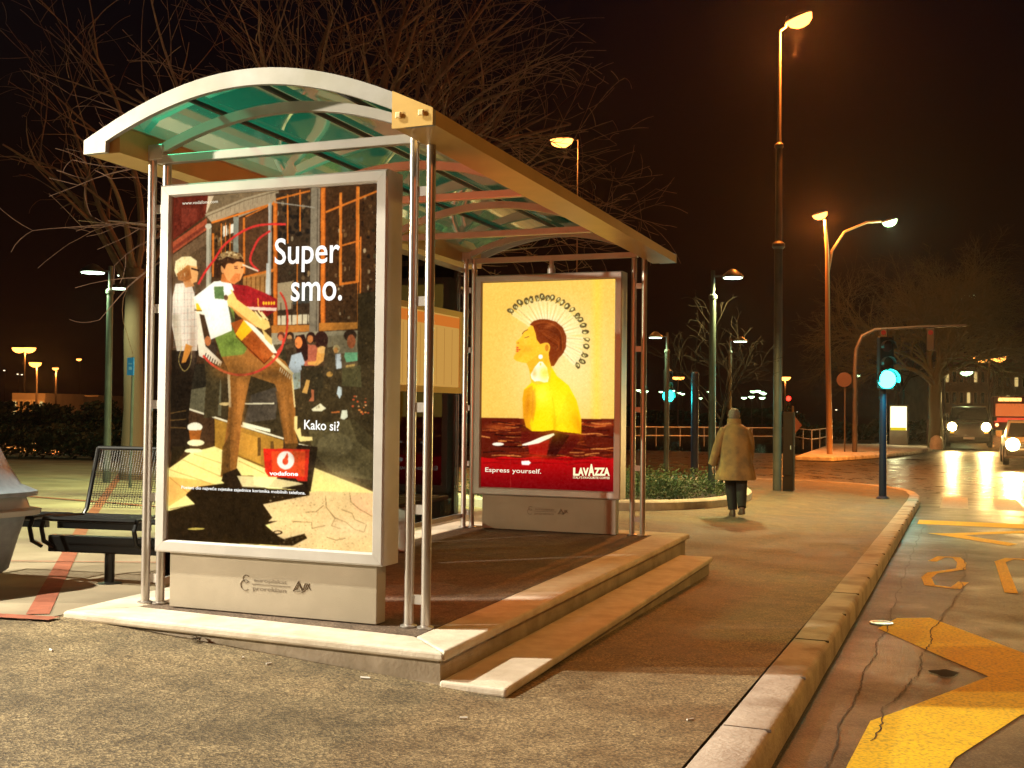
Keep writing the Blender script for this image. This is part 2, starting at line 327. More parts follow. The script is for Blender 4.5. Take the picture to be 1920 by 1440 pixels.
# letters of the bus bay, upside down seen from here
def strokes(pts, wd, m, name='road_lettering'):
    b = MB()
    for a, c in zip(pts, pts[1:]):
        a = Vector(a); c = Vector(c); d = (c-a).normalized(); n = Vector((-d.y, d.x))*wd/2; a -= d*wd*.3; c += d*wd*.3
        b.add([(p.x, p.y, gz(p.x, p.y)-.1172) for p in (a-n, c-n, c+n, a+n)], [(0, 1, 2, 3)])
    return tag(b.build(name, m), kind='structure')
strokes([(-.27, 12.3), (-.2, 12.8), (-.05, 12.8), (0, 12.3), (-.01, 11.7), (-.25, 11.2), (-.29, 10.8), (-.25, 10.25), (-.05, 10.15), (.01, 10.6)], .085, 'yellow')
strokes([(.37, 10.1), (.36, 12.6), (.46, 13.0), (.62, 13.0), (.72, 12.6), (.73, 10.1)], .1, 'yellow')
strokes([(1.05, 10.1), (1.05, 13), (1.3, 13), (1.4, 12.4), (1.3, 11.6), (1.08, 11.55), (1.35, 11.5), (1.45, 10.8), (1.35, 10.1), (1.05, 10.1)], .1, 'yellow')
mh = thing('manhole_ring', (-.49, 7.95, gz(-.49, 7.95)-.12), 'small worn round metal ring set in the road by the kerb', 'drain cover')
b = MB(); b.lathe((-.49, 7.95, gz(-.49, 7.95)-.115), [(.075, 0), (.075, .008), (.06, .008), (.06, .002)], 24); b.build('ring', 'steel', mh, smooth=True)

# ------------------------------------------------------------------ stone platform and step
ZP = CZ-1.03
pf = thing('stone_platform', (-3.1, 6.8, gz(-3.1, 6.8)), 'raised pale stone platform carrying the bus shelter, with one long step', 'platform')
A = [(-4.16, 4.52), (-2.03, 4.42), (-2.12, 9.5), (-4.28, 9.6)]
def inset(P, d):
    c = Vector((sum(p[0] for p in P)/4, sum(p[1] for p in P)/4)); return [(p[0]+math.copysign(d, c.x-p[0]), p[1]+math.copysign(d, c.y-p[1])) for p in P]
b = MB()
I = inset(A, .26)
lip = [(0, -.055), (0, -.006), (.26, -.006)]
for i in range(4):
    p, q, r, s = A[i], A[(i+1) % 4], I[(i+1) % 4], I[i]
    b.prism([(p[0], p[1], ZP-.045), (q[0], q[1], ZP-.045), (r[0], r[1], ZP-.045), (s[0], s[1], ZP-.045)], (0, 0, .045))
b.build('nosing', 'stone', pf, bevel=.014, seg=3)
I2 = inset(A, .262)
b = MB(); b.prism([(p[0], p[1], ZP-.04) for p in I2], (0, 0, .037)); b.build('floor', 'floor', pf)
J = inset(A, .03); b = MB(); b.prism([(p[0], p[1], ZP-.5) for p in J], (0, 0, .452)); b.build('riser', 'concrete', pf)
zs = ZP-.125
S = [(-2.055, 4.43), (-1.745, 4.42), (-1.83, 9.05), (-2.1, 9.05)]
st = MB(); st.prism([(p[0], p[1], zs-.04) for p in S], (0, 0, .04)); st.build('step', 'stone', pf, bevel=.012, seg=3)
b = MB(); b.prism([(p[0], p[1], zs-.4) for p in [(-2.05, 4.455), (-1.775, 4.445), (-1.855, 9.02), (-2.1, 9.02)]], (0, 0, .358)); b.build('step_riser', 'concrete', pf)

# ------------------------------------------------------------------ bus shelter
sh = thing('bus_shelter', (-3.15, 7.0, ZP), 'silver arched roof bus shelter on paired steel tube posts, open to the road', 'bus shelter')
ZT = CZ+1.27
def xs(x, y): return x - .025*(y-4.88)            # the shelter runs very slightly askew
posts = [(-3.95, 4.88), (-3.872, 4.9), (-2.42, 4.87), (-2.33, 4.865), (-4.01, 9.1), (-3.945, 9.13), (-2.525, 9.17), (-2.435, 9.16)]
for x, y in posts:
    b = MB(); b.tube([(x, y, ZP), (x, y, ZT+.02)], .0225, 16); b.lathe((x, y, ZP), [(.04, 0), (.04, .006), (.024, .012)], 16)
    b.build('post', 'steel', sh, smooth=True)
for (x0, x1, y) in ((-3.95, -3.872, 4.89), (-2.42, -2.33, 4.868), (-4.01, -3.945, 9.11), (-2.525, -2.435, 9.165)):
    for z in (.2, .62, 1.1, 1.6, 2.12):
        MB().box(((x0+x1)/2, y, z+.1), (abs(x1-x0)-.03, .012, .045)).build('bracket', 'alu', sh)
# arched roof: end fascias, eaves, glazing, inner arches and ties
NL, NR, FL, FR = (-4.156, 4.60), (-2.146, 4.49), (-4.27, 9.58), (-2.235, 9.42)
def arc(t, sag, L=NL, Rr=NR, z0=CZ+1.335, z1=CZ+1.30):
    x = L[0]+(Rr[0]-L[0])*t; y = L[1]+(Rr[1]-L[1])*t; u = 2*t-1
    return Vector((x, y, z0+(z1-z0)*t + sag*(1-u*u*(1+.12*(1-u*u)))))
def fascia(L, Rr, z0, z1, d):
    n = 28; b = MB(); outer = [arc(i/n, .27, L, Rr, z0, z1) for i in range(n+1)]; inner = []
    for i in range(n+1):
        t = i/n
        if t <= .1 or t >= .9: inner.append(Vector((outer[i].x, outer[i].y, (z0 if t < .5 else z1)-.07)))
        else: inner.append(outer[i]-Vector((0, 0, .078)))
    # vertical drop at the inner edge of both end blocks
    ring = []
    for i in range(n+1):
        ring.append([outer[i], outer[i]+Vector(d), inner[i]+Vector(d), inner[i]])
        if i+1 <= n and ((i/n <= .1 < (i+1)/n) or (i/n < .9 <= (i+1)/n)):
            k = i if i/n <= .1 else i+1
            o_ = arc(k/n, .27, L, Rr, z0, z1); lo = o_-Vector((0, 0, .078)) if i/n <= .1 else inner[i]
            if i/n <= .1: ring.append([o_+Vector((.002, 0, 0)), o_+Vector(d)+Vector((.002, 0, 0)), lo+Vector(d)+Vector((.002, 0, 0)), lo+Vector((.002, 0, 0))])
            else:
                lo = o_-Vector((0, 0, .078)); ring.append([o_-Vector((.002, 0, 0)), o_+Vector(d)-Vector((.002, 0, 0)), lo+Vector(d)-Vector((.002, 0, 0)), lo-Vector((.002, 0, 0))])
    return b.loft(ring)
f1 = fascia(NL, NR, CZ+1.335, CZ+1.30, (0, .03, 0)).build('end_fascia', 'dull', sh)
fascia(FL, FR, CZ+1.335, CZ+1.305, (0, .03, 0)).build('end_fascia', 'dull', sh)
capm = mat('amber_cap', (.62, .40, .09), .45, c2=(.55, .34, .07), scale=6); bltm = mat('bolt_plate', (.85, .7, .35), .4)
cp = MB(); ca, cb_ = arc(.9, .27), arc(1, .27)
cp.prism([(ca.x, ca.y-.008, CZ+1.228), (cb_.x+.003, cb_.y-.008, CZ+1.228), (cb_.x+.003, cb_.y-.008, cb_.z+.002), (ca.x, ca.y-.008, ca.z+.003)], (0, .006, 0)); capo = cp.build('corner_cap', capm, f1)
for tt in (.918, .975):
    p = arc(tt, .27); bt = MB(); bt.lathe((p.x, p.y-.012, CZ+1.283), [(.019, 0), (.019, .006), (.012, .009)], 4, ax=(0, -1, .02)); b_ = bt.build('bolt_plate', bltm, sh)
def eave(L, Rr, side):
    b = MB(); rr = []
    for (p, q) in ((NL, NR), (FL, FR)):
        t = 0 if side < 0 else 1; e = (p if side < 0 else q); s_ = -side
        z = CZ+(1.335 if side < 0 else 1.302)
        y = e[1]+(.032 if p is NL else -.002)
        rr.append([(e[0], y, z-.002), (e[0], y, z-.068), (e[0]+s_*.2, y, z-.068), (e[0]+s_*.2, y, z+.085), (e[0]+s_*.19, y, z+.087)])
    return b.loft(rr)
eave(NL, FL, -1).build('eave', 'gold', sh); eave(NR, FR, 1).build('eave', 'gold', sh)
n = 20
rows = []
for k in range(9):
    v = k/8; y = .03+v*(4.96-.03)
    L_ = (NL[0]+(FL[0]-NL[0])*v, NL[1]+(FL[1]-NL[1])*v+.03*(1-v)); R_ = (NR[0]+(FR[0]-NR[0])*v, NR[1]+(FR[1]-NR[1])*v+.03*(1-v))
    rows.append([arc(.03+.94*i/n, .27, L_, R_)-Vector((0, 0, .022)) for i in range(n+1)])
MB().grid(rows).build('roof_glazing', 'roof', sh, smooth=True)
for y in (4.88, 6.31, 7.74, 9.14):
    xl, xr = -3.91-.025*(y-4.88), -2.38-.025*(y-4.88)
    ab = MB(); ring = []
    for i in range(21):
        t = i/20; x = xl+(xr-xl)*t; u = 2*t-1; z = CZ+1.345+.165*(1-u*u)
        ring.append([(x, y-.02, z), (x, y+.02, z), (x, y+.02, z-.05), (x, y-.02, z-.05)])
    ab.loft(ring).build('roof_arch', 'alu', sh)
    MB().bar((xl, y, ZT+.005), (xr, y, ZT+.005), .045, .045).build('tie_beam', 'alu', sh, bevel=.004)
    for x, s_ in ((xl, -1), (xr, 1)): MB().box((x+s_*.01, y, ZT+.045), (.1, .05, .08)).build('post_head', 'alu', sh, bevel=.004)
# purlins under the glazing
for t in (.3, .5, .7):
    a = arc(t, .27, NL, NR)-Vector((0, -.04, .04)); c = arc(t, .27, FL, FR)-Vector((0, .04, .04))
    MB().bar(a, c, .02, .02).build('purlin', 'dark', sh)
# glazed rear wall
for y0, y1 in ((5.0, 6.28), (6.34, 7.71), (7.77, 9.03)):
    x0, x1 = xs(-3.93, y0), xs(-3.93, y1)
    b = MB(); b.prism([(x0, y0, ZP+.12), (x1, y1, ZP+.12), (x1, y1, ZT-.1), (x0, y0, ZT-.1)], (.008, 0, 0)); b.build('glass_pane', 'glass', sh)
for z in (ZP+.1, ZT-.08): MB().bar((xs(-3.925, 4.95), 4.95, z), (xs(-3.925, 9.08), 9.08, z), .03, .035).build('glazing_rail', 'alu', sh)
for y in (6.31, 7.74): MB().tube([(xs(-3.95, y), y, ZP), (xs(-3.95, y), y, ZT)], .02, 12).build('post', 'steel', sh, smooth=True)
b = MB(); p = (-3.24, 9.14); b.lathe((p[0], p[1], CZ+1.135), [(.034, 0), (.034, .05), (.028, .055), (.028, .075), (.02, .08), (.02, .14)], 14); b.build('panel_hanger', 'alu', sh, smooth=True)
# notice board on the rear wall
nb = thing('notice_board', (-3.9, 8.1, CZ+.12), 'pale yellow framed notice board with orange heading, mounted on the glass rear wall', 'notice board')
xb = -3.965
b = MB()
for (y0, y1, z0, z1) in ((7.2, 8.9, .765, .81), (7.2, 8.9, .12, .17), (7.2, 7.245, .17, .765), (8.85, 8.9, .17, .765)):
    b.box((xb, (y0+y1)/2, CZ+(z0+z1)/2), (.035, y1-y0, z1-z0))
b.build('frame', mat('cream_frame', (.75, .62, .32), .5), nb)
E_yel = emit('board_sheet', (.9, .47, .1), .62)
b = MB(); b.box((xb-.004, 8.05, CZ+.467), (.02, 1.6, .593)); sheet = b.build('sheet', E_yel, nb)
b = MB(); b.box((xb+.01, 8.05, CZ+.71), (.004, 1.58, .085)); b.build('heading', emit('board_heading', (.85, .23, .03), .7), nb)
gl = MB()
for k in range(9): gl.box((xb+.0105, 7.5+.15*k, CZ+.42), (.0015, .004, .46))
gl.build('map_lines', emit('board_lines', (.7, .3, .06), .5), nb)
# slatted bench inside
ib = thing('shelter_bench', (-3.7, 7.6, ZP), 'dark slatted bench on grey supports under the notice board in the shelter', 'bench')
b = MB()
for k in range(5): b.box((-3.84+k*.075, 6.55, ZP+.37), (.055, 2.3, .03))
b.build('seat', 'dark', ib, bevel=.006)
for y in (5.7, 7.35): MB().box((-3.72, y, ZP+.176), (.16, .05, .355)).build('support', 'alu', ib, bevel=.01)

# ------------------------------------------------------------------ picture rasteriser: flat printed pictures as vertex colours
def lin(c): c = np.asarray(c, float)/255; return np.where(c <= .04045, c/12.92, ((c+.055)/1.055)**2.4)
class Pic:
    def __init__(s, quad, nx, ny, ss=2):
        s.nx, s.ny, s.ss = nx, ny, ss; s.W, s.H = nx*ss, ny*ss
        u, v = np.meshgrid((np.arange(s.W)+.5)/s.W, (np.arange(s.H)+.5)/s.H)
        src = [(0, 0), (1, 0), (1, 1), (0, 1)]; Am = []; bb = []
        for (a, c), (x, y) in zip(src, quad):
            Am.append([a, c, 1, 0, 0, 0, -a*x, -c*x]); bb.append(x); Am.append([0, 0, 0, a, c, 1, -a*y, -c*y]); bb.append(y)
        h = np.linalg.solve(np.array(Am, float), np.array(bb, float)); d = h[6]*u+h[7]*v+1
        s.X = (h[0]*u+h[1]*v+h[2])/d; s.Y = (h[3]*u+h[4]*v+h[5])/d
        s.img = np.zeros((s.H, s.W, 3))
    def mask(s, pts):
        P = np.array(pts, float); x0, y0 = P.min(0); x1, y1 = P.max(0)
        bb = (s.X >= x0) & (s.X <= x1) & (s.Y >= y0) & (s.Y <= y1); idx = np.nonzero(bb)
        X, Y = s.X[idx], s.Y[idx]; ins = np.zeros(X.shape, bool)
        for (ax, ay), (bx, by) in zip(P, np.roll(P, -1, 0)):
            if ay == by: continue
            c = ((ay > Y) != (by > Y)) & (X < (bx-ax)*(Y-ay)/(by-ay)+ax); ins ^= c
        return idx[0][ins], idx[1][ins]
    def poly(s, pts, c, a=1, nz=0):
        m = s.mask(pts)
        if not len(m[0]): return
        k = np.array(c, float)
        if nz: k = k + rng.normal(0, nz, (len(m[0]), 1))
        s.img[m] = s.img[m]*(1-a)+k*a
    def ell(s, x, y, rx, ry, c, a=1, rot=0, nz=0, n=28):
        t = np.linspace(0, 2*np.pi, n, endpoint=False); ex, ey = rx*np.cos(t), ry*np.sin(t); r = math.radians(rot)
        s.poly(np.stack([x+ex*math.cos(r)-ey*math.sin(r), y+ex*math.sin(r)+ey*math.cos(r)], 1), c, a, nz)
    def line(s, pts, wd, c, a=1):
        for p, q in zip(pts, pts[1:]):
            p = np.array(p, float); q = np.array(q, float); d = q-p; l = np.hypot(*d)
            if l == 0: continue
            d /= l; n = np.array([-d[1], d[0]])*wd/2; e = d*wd*.25
            s.poly([p-n-e, q-n+e, q+n+e, p+n-e], c, a)
    def curve(s, pts, wd, c, a=1, n=6):
        P = [np.array(p, float) for p in pts]; P = [2*P[0]-P[1]]+P+[2*P[-1]-P[-2]]; o = []
        for i in range(1, len(P)-2):
            for k in range(n):
                t = k/n; o.append(.5*((2*P[i])+(-P[i-1]+P[i+1])*t+(2*P[i-1]-5*P[i]+4*P[i+1]-P[i+2])*t*t+(-P[i-1]+3*P[i]-3*P[i+1]+P[i+2])*t**3))
        o.append(P[-2]); s.line(o, wd, c, a)
    def smooth_noise(s, fx, fy):
        g = rng.normal(0, 1, (fy+2, fx+2)); yy = np.linspace(0, fy, s.H); xx = np.linspace(0, fx, s.W); iy = yy.astype(int); ix = xx.astype(int); ty = (yy-iy)[:, None]; tx = (xx-ix)[None]
        ty = ty*ty*(3-2*ty); tx = tx*tx*(3-2*tx)
        return (g[iy][:, ix]*(1-ty)*(1-tx)+g[iy+1][:, ix]*ty*(1-tx)+g[iy][:, ix+1]*(1-ty)*tx+g[iy+1][:, ix+1]*ty*tx)
    def soften(s, k=1):
        for _ in range(k):
            a = np.pad(s.img, ((1, 1), (1, 1), (0, 0)), 'edge'); s.img = (a[:-2, 1:-1]+a[2:, 1:-1]+a[1:-1, :-2]+a[1:-1, 2:]+2*a[1:-1, 1:-1])/6
    def bleed(s, k, amt):
        """light scattered inside the translucent sheet: bright print areas bleed a little"""
        a = np.clip(s.img-150, 0, 255)*2.2
        for _ in range(3):
            for ax in (0, 1):
                c = np.cumsum(np.pad(a, [(k+1, k) if i == ax else (0, 0) for i in range(3)], 'edge'), ax)
                a = (np.take(c, range(2*k+1, c.shape[ax]), ax)-np.take(c, range(0, c.shape[ax]-2*k-1), ax))/(2*k+1)
        s.img += a*amt
    def blob(s, x, y, rx, ry, c, a, rot=0):
        r = math.radians(rot); X = (s.X-x)*math.cos(r)+(s.Y-y)*math.sin(r); Y = -(s.X-x)*math.sin(r)+(s.Y-y)*math.cos(r)
        k = (a*np.exp(-((X/rx)**2+(Y/ry)**2)))[..., None]; s.img = s.img*(1-k)+np.array(c, float)*k
    def mesh(s, name, parent, p0, ux, dn, m):
        """p0 top-left corner, ux across vector, dn down vector"""
        im = s.img.reshape(s.ny, s.ss, s.nx, s.ss, 3).mean((1, 3)); im = lin(np.clip(im, 0, 255))
        p0, ux, dn = np.array(p0)-np.array(ORG[parent.name]), np.array(ux), np.array(dn)
        a = np.arange(s.nx+1)/s.nx; c = np.arange(s.ny+1)/s.ny
        V = p0+a[None, :, None]*ux+c[:, None, None]*dn; V = V.reshape(-1, 3); k = s.nx+1
        i, j = np.meshgrid(np.arange(s.ny), np.arange(s.nx), indexing='ij'); q = (i*k+j).ravel()
        Fc = np.stack([q, q+k, q+k+1, q+1], 1)
        me = bpy.data.meshes.new(name); me.vertices.add(len(V)); me.vertices.foreach_set('co', V.ravel()); me.loops.add(Fc.size); me.loops.foreach_set('vertex_index', Fc.ravel())
        me.polygons.add(len(Fc)); me.polygons.foreach_set('loop_start', np.arange(0, Fc.size, 4)); me.update(calc_edges=True)
        at_ = me.color_attributes.new('print', 'FLOAT_COLOR', 'CORNER'); cc = np.ones((len(Fc), 4, 4)); cc[:, :, :3] = im.reshape(-1, 1, 3); at_.data.foreach_set('color', cc.ravel())
        me.materials.append(m); o = bpy.data.objects.new(name, me); col.objects.link(o); o.parent = parent; ORG[o.name] = ORG[parent.name]; return o
def print_mat(name, s_):
    m, N, L = new_mat(name); out = N.new('ShaderNodeOutputMaterial'); a = N.new('ShaderNodeVertexColor'); a.layer_name = 'print'
    e = N.new('ShaderNodeEmission'); e.inputs[1].default_value = s_; L.new(a.outputs[0], e.inputs[0]); L.new(e.outputs[0], out.inputs[0]); return m

# ------------------------------------------------------------------ the two lit advertising panels
def panel(loc, label, x0, zt, rear):
    """x0,zt: top-left of the visible sheet; loc.y: plane of the sheet"""
    t = thing('advert_panel', loc, label, 'advertising panel', 'lit advertising panels of the shelter')
    y = loc[1]; x1 = x0+1.185; zb = zt-1.75; f = .062; yf = y-.03; yb = y+.13
    fr = MB()
    Q = [((x0-f, zt+f), (x0, zt)), ((x1+f, zt+f), (x1, zt)), ((x1+f, zb-f), (x1, zb)), ((x0-f, zb-f), (x0, zb))]
    for i in range(4):
        (o1, i1), (o2, i2) = Q[i], Q[(i+1) % 4]
        g = .0006; dx = Vector((o2[0]-o1[0], 0, o2[1]-o1[1])).normalized()*g
        def pr(o, n, s):
            o3 = Vector((o[0], 0, o[1])); n3 = Vector((n[0], 0, n[1])); d = n3-o3; e = dx*s
            return [o3+e+Vector((0, yb, 0)), o3+e+Vector((0, yf+.008, 0)), o3+d*.14+e+Vector((0, yf, 0)), o3+d*.86+e+Vector((0, yf, 0)), n3+e+Vector((0, yf+.014, 0)), n3+e+Vector((0, y+.012, 0)), n3+e+Vector((0, yb, 0))]
        fr.loft([pr(o1, i1, 1), pr(o2, i2, -1)])
    fr.build('frame', 'alu', t)
    bk = MB(); bk.box(((x0+x1)/2, yb-.012, (zt+zb)/2), (x1-x0-.003, .02, zt-zb-.003)); bk.build('rear_sheet', rear, t)
    xa, xb_ = x0+.012, x1+.016
    zp = ZP+.002
    b = MB(); b.box(((xa+xb_)/2, y+.05, (zp+zb-f)/2), (xb_-xa, .09, zb-f-zp-.001)); base = b.build('base', 'base', t, bevel=.003)
    gl = MB(); gl.prism([(x0+.002, y-.011, zb+.002), (x1-.002, y-.011, zb+.002), (x1-.002, y-.011, zt-.002), (x0+.002, y-.011, zt-.002)], (0, .004, 0)); 
    return t, base, gl
inkm = mat('faded_ink', (.2, .16, .11), .7); wht = emit('backlit_white', (1, .97, .9), 1.35); crm = emit('backlit_cream', (1, .9, .68), 1.1); ylw = emit('backlit_pale_yellow', (1, .93, .55), 1.2)
def maker_mark(base, x, y, z, k, m):
    text_mesh(base, 'lettering', 'europlakat', (x, y, z), (1, 0, 0), (0, 0, 1), .19*k, .019*k, m, lift=.0015)
    text_mesh(base, 'lettering', 'proreklam', (x-.004, y, z-.042*k), (1, 0, 0), (0, 0, 1), .19*k, .022*k, m, lift=.0015)
    b = MB(); b.box((x+.1*k, y-.0012, z-.0115*k), (.22*k, .001, .0035*k))
    for cx_, cz_, r_ in ((-.045, .012, .018), (-.05, -.018, .026)):
        P = [(x+cx_*k+r_*k*math.cos(t), y-.0012, z+cz_*k+r_*k*math.sin(t)) for t in np.linspace(.6, 5.4, 14)]; b.tube(P, .002*k, 4)
    for dx, rr in ((.255, .034), (.258, .02)):
        P = [(x+dx*k+rr*k*math.sin(t), y-.0012, z-.012*k+rr*k*(math.cos(t) if math.cos(t) > 0 else math.cos(t)*1.15)*.9) for t in np.linspace(0, 6.28, 4)]; b.tube(P, .0028*k, 4)
    for q in range(3): b.tube([(x+(.275+q*.012)*k, y-.0012, z-.035*k+q*.008*k), (x+(.293+q*.012)*k, y-.0012, z+.012*k)], .0022*k, 4)
    b.tube([(x+.3*k, y-.0012, z+.012*k), (x+.325*k, y-.0012, z-.02*k)], .0022*k, 4)
    b.build('emblem', m, base)

# near panel --------------------------------------------------------
px0, py0, pz0 = -3.7718, 4.827, CZ+1.0628
NP, nbase, nglass = panel((-3.18, py0, ZP), 'near lit advert panel with a one man band picture and white words Super smo.', px0, pz0, emit('rear_poster_red', (1, .15, .045), 3.4))
quad = [(327, 371), (709, 344), (702.5, 1039), (313, 1007)]
pc = Pic(quad, 300, 444)
c1 = lambda L: [(280+x*.27778, 300+y*.27778) for x, y in L]
c2 = lambda L: [(280+x*.34713, 680+y*.34713) for x, y in L]
c7 = lambda L: [(300+x*.32653, 450+y*.32653) for x, y in L]
c6 = lambda L: [(480+x*.13889, 600+y*.13889) for x, y in L]
pc.poly([(280, 300), (760, 300), (760, 1100), (280, 1100)], (66, 44, 26))
# roof and eaves of the brown house
pc.poly(c1([(160, 240), (400, 240), (395, 370), (170, 540)]), (92, 34, 22)); pc.poly(c1([(225, 330), (330, 330), (330, 400), (225, 470)]), (112, 44, 30))
pc.poly(c1([(400, 250), (620, 235), (430, 330), (385, 365)]), (205, 185, 155))
pc.poly(c1([(440, 245), (900, 190), (620, 290), (378, 388)]), (112, 94, 68)); pc.poly(c1([(378, 370), (640, 262), (870, 200), (870, 285), (600, 392), (430, 430)]), (158, 142, 112))
for k in range(16): pc.line(c1([(400+k*30, 372-k*11), (395+k*30, 418-k*11)]), .7, (120, 104, 80))
pc.line(c1([(380, 388), (640, 280), (870, 215)]), 1.6, (96, 82, 60))
pc.poly(c1([(165, 555), (390, 395), (395, 470), (165, 630)]), (158, 72, 44)); pc.poly(c1([(165, 590), (390, 430), (392, 455), (165, 615)]), (120, 52, 34))
pc.poly(c1([(165, 640), (392, 480), (400, 850), (300, 900), (165, 900)]), (88, 66, 44)); pc.poly(c1([(165, 640), (392, 480), (392, 560), (165, 720)]), (110, 84, 58))
# windows
for (x0, x1, y0, y1, cc) in ((430, 600, 420, 800, (70, 48, 26)), (600, 800, 400, 770, (84, 56, 34)), (850, 1090, 230, 1100, (58, 44, 30)), (1150, 1530, 190, 1120, (62, 40, 22))):
    pc.poly(c1([(x0, y0), (x1, y0-60*(x1 < 900)), (x1, y1), (x0, y1)]), cc)
for k in range(210):
    x = random.choice([random.uniform(855, 1080), random.uniform(1160, 1400), random.uniform(440, 560), random.uniform(1400, 1530)]); y = random.uniform(240, 1080)
    if x < 600: y = random.uniform(430, 620)
    c = random.choice([(120, 90, 52), (30, 22, 16), (30, 22, 16), (150, 120, 80), (90, 60, 30), (190, 170, 130), (26, 24, 16), (70, 66, 44)])
    pc.ell(*c1([(x, y)])[0], random.uniform(.9, 3.6), random.uniform(1.2, 5.5), c, random.uniform(.35, .9))
for k in range(14): pc.ell(*c1([(random.uniform(870, 1070), random.uniform(300, 540))])[0], random.uniform(4, 9), random.uniform(3, 7), (28, 24, 20), .8)
pc.poly(c1([(850, 830), (960, 815), (960, 1000), (850, 1010)]), (176, 160, 124), .85); pc.poly(c1([(960, 850), (1080, 840), (1080, 960), (960, 970)]), (70, 72, 66), .8)
pc.poly(c1([(855, 1045), (1072, 1035), (1072, 1100), (850, 1108)]), (214, 204, 172)); 
for k in range(6): pc.line(c1([(884+k*36, 960), (884+k*36, 1108)]), 1.5, (60, 44, 30))
pc.poly(c1([(500, 450), (525, 440), (525, 510), (500, 520)]), (220, 220, 205)); pc.poly(c1([(545, 440), (572, 430), (572, 490), (545, 500)]), (225, 225, 210))
org_ = (206, 112, 38)
def vbar(x, y0, y1, wd, c, x2=None): pc.line(c1([(x, y0), (x2 if x2 else x, y1)]), wd*.27778, c)
for x, y0, y1, wd in ((432, 500, 780, 14), (487, 430, 640, 7), (515, 425, 640, 5), (545, 430, 640, 6), (638, 395, 760, 14), (845, 290, 1120, 24), (929, 240, 560, 10), (1012, 210, 480, 10), (993, 640, 1110, 7), (1166, 200, 1130, 30), (1284, 230, 840, 18), (1397, 190, 820, 20), (1418, 520, 930, 10), (1400, 820, 1100, 5)): vbar(x, y0, y1, wd, org_)
vbar(858, 290, 1110, 6, (150, 70, 20)); vbar(1180, 200, 1120, 6, (140, 66, 20)); vbar(1407, 190, 820, 5, (235, 150, 60)); vbar(1277, 230, 830, 4, (235, 150, 60))
for a, c, wd in (((425, 425), (830, 300), 13), ((650, 385), (790, 320), 8), ((855, 270), (1075, 215), 12), ((1185, 355), (1530, 215), 13), ((1285, 580), (1410, 545), 11), ((1290, 835), (1395, 820), 16), ((640, 790), (830, 742), 20)): pc.line(c1([a, c]), wd*.27778, org_)
pc.poly(c1([(630, 790), (800, 755), (800, 900), (630, 930)]), (178, 128, 66), .8)
for k in range(5): pc.line(c1([(655+k*30, 785), (655+k*30, 900)]), 1.8, (110, 70, 30))
pc.poly(c1([(820, 1110), (1075, 1105), (1075, 1150), (820, 1165)]), (182, 116, 48)); pc.poly(c1([(1140, 1095), (1415, 1090), (1415, 1135), (1140, 1150)]), (188, 120, 46))
# timber posts, gutter pipe
for x, x2, y0, y1, wd, c in ((1116, 1105, 190, 1160, 62, (128, 118, 98)), (585, 582, 395, 760, 34, (128, 132, 118)), (404, 402, 440, 880, 32, (176, 172, 150)), (812, 806, 300, 900, 22, (150, 150, 140)), (796, 790, 700, 1000, 20, (186, 190, 184))): vbar(x, y0, y1, wd, c, x2)
vbar(1130, 200, 1160, 8, (92, 84, 68), 1122); vbar(412, 440, 880, 7, (120, 118, 100)); vbar(805, 300, 900, 5, (205, 205, 195)); pc.ell(*c1([(402, 450)])[0], 6, 5, (190, 186, 165))
pc.line(c1([(840, 290), (1110, 325)]), 2, (150, 145, 130))
# lower wall and street
pc.poly(c1([(820, 1160), (1410, 1145), (1410, 1300), (820, 1300)]), (152, 144, 116)); pc.poly(c6([(380, 240), (1380, 180), (1380, 700), (300, 900)]), (110, 100, 72), .55)
pc.poly(c1([(1400, 900), (1532, 880), (1532, 1440), (1400, 1440)]), (46, 38, 22), .9)
pc.poly(c2([(105, 60), (560, 0), (760, 60), (1225, 0), (1225, 695), (870, 560), (720, 420), (210, 240), (105, 240)]), (58, 47, 28))
pc.poly(c2([(850, 330), (1100, 300), (1222, 420), (1222, 640), (1000, 600), (880, 480)]), (94, 86, 54), .6); pc.ell(*c2([(1000, 440)])[0], 34, 22, (118, 108, 74), .4); pc.poly(c2([(1080, 300), (1222, 250), (1222, 500), (1120, 420)]), (44, 36, 20), .5)
pc.poly(c7([(160, 800), (350, 790), (350, 1000), (160, 960)]), (96, 90, 66)); pc.poly(c7([(160, 700), (330, 700), (330, 820), (160, 850)]), (40, 34, 24))
pc.poly(c7([(520, 880), (680, 830), (660, 1020), (480, 1040)]), (92, 84, 78), .5)
# far crowd sitting along the wall
def fig(x, y, hr, skin, hair, top, pts, legs=None, lc=(44, 40, 26)):
    pc.poly(c6(pts), top, 1, 4)
    if legs: pc.poly(c6(legs), lc)
    pc.ell(*c6([(x, y-hr*.25)])[0], hr*1.05*.139, hr*1.25*.139, hair); pc.ell(*c6([(x-hr*.15, y+hr*.15)])[0], hr*.68*.139, hr*.9*.139, skin)
fig(330, 215, 48, (196, 110, 70), (90, 50, 34), (70, 62, 40), [(230, 320), (420, 300), (430, 560), (300, 600)])
fig(450, 225, 52, (176, 126, 76), (48, 34, 24), (176, 160, 110), [(390, 320), (500, 300), (500, 470), (400, 470)])
pc.poly(c6([(300, 400), (500, 360), (480, 640), (380, 620)]), (52, 46, 30))
pc.poly(c6([(380, 240), (940, 240), (980, 720), (420, 860)]), (62, 46, 30), .85)
fig(730, 235, 58, (196, 120, 64), (46, 28, 22), (176, 96, 70), [(650, 310), (830, 330), (830, 600), (640, 620)])
pc.ell(*c6([(870, 260)])[0], 13, 17, (52, 30, 24)); pc.poly(c6([(820, 360), (930, 360), (900, 540), (820, 600), (690, 590), (690, 550), (800, 540)]), (226, 166, 80)); pc.ell(*c6([(880, 390)])[0], 8, 7, (240, 190, 110))
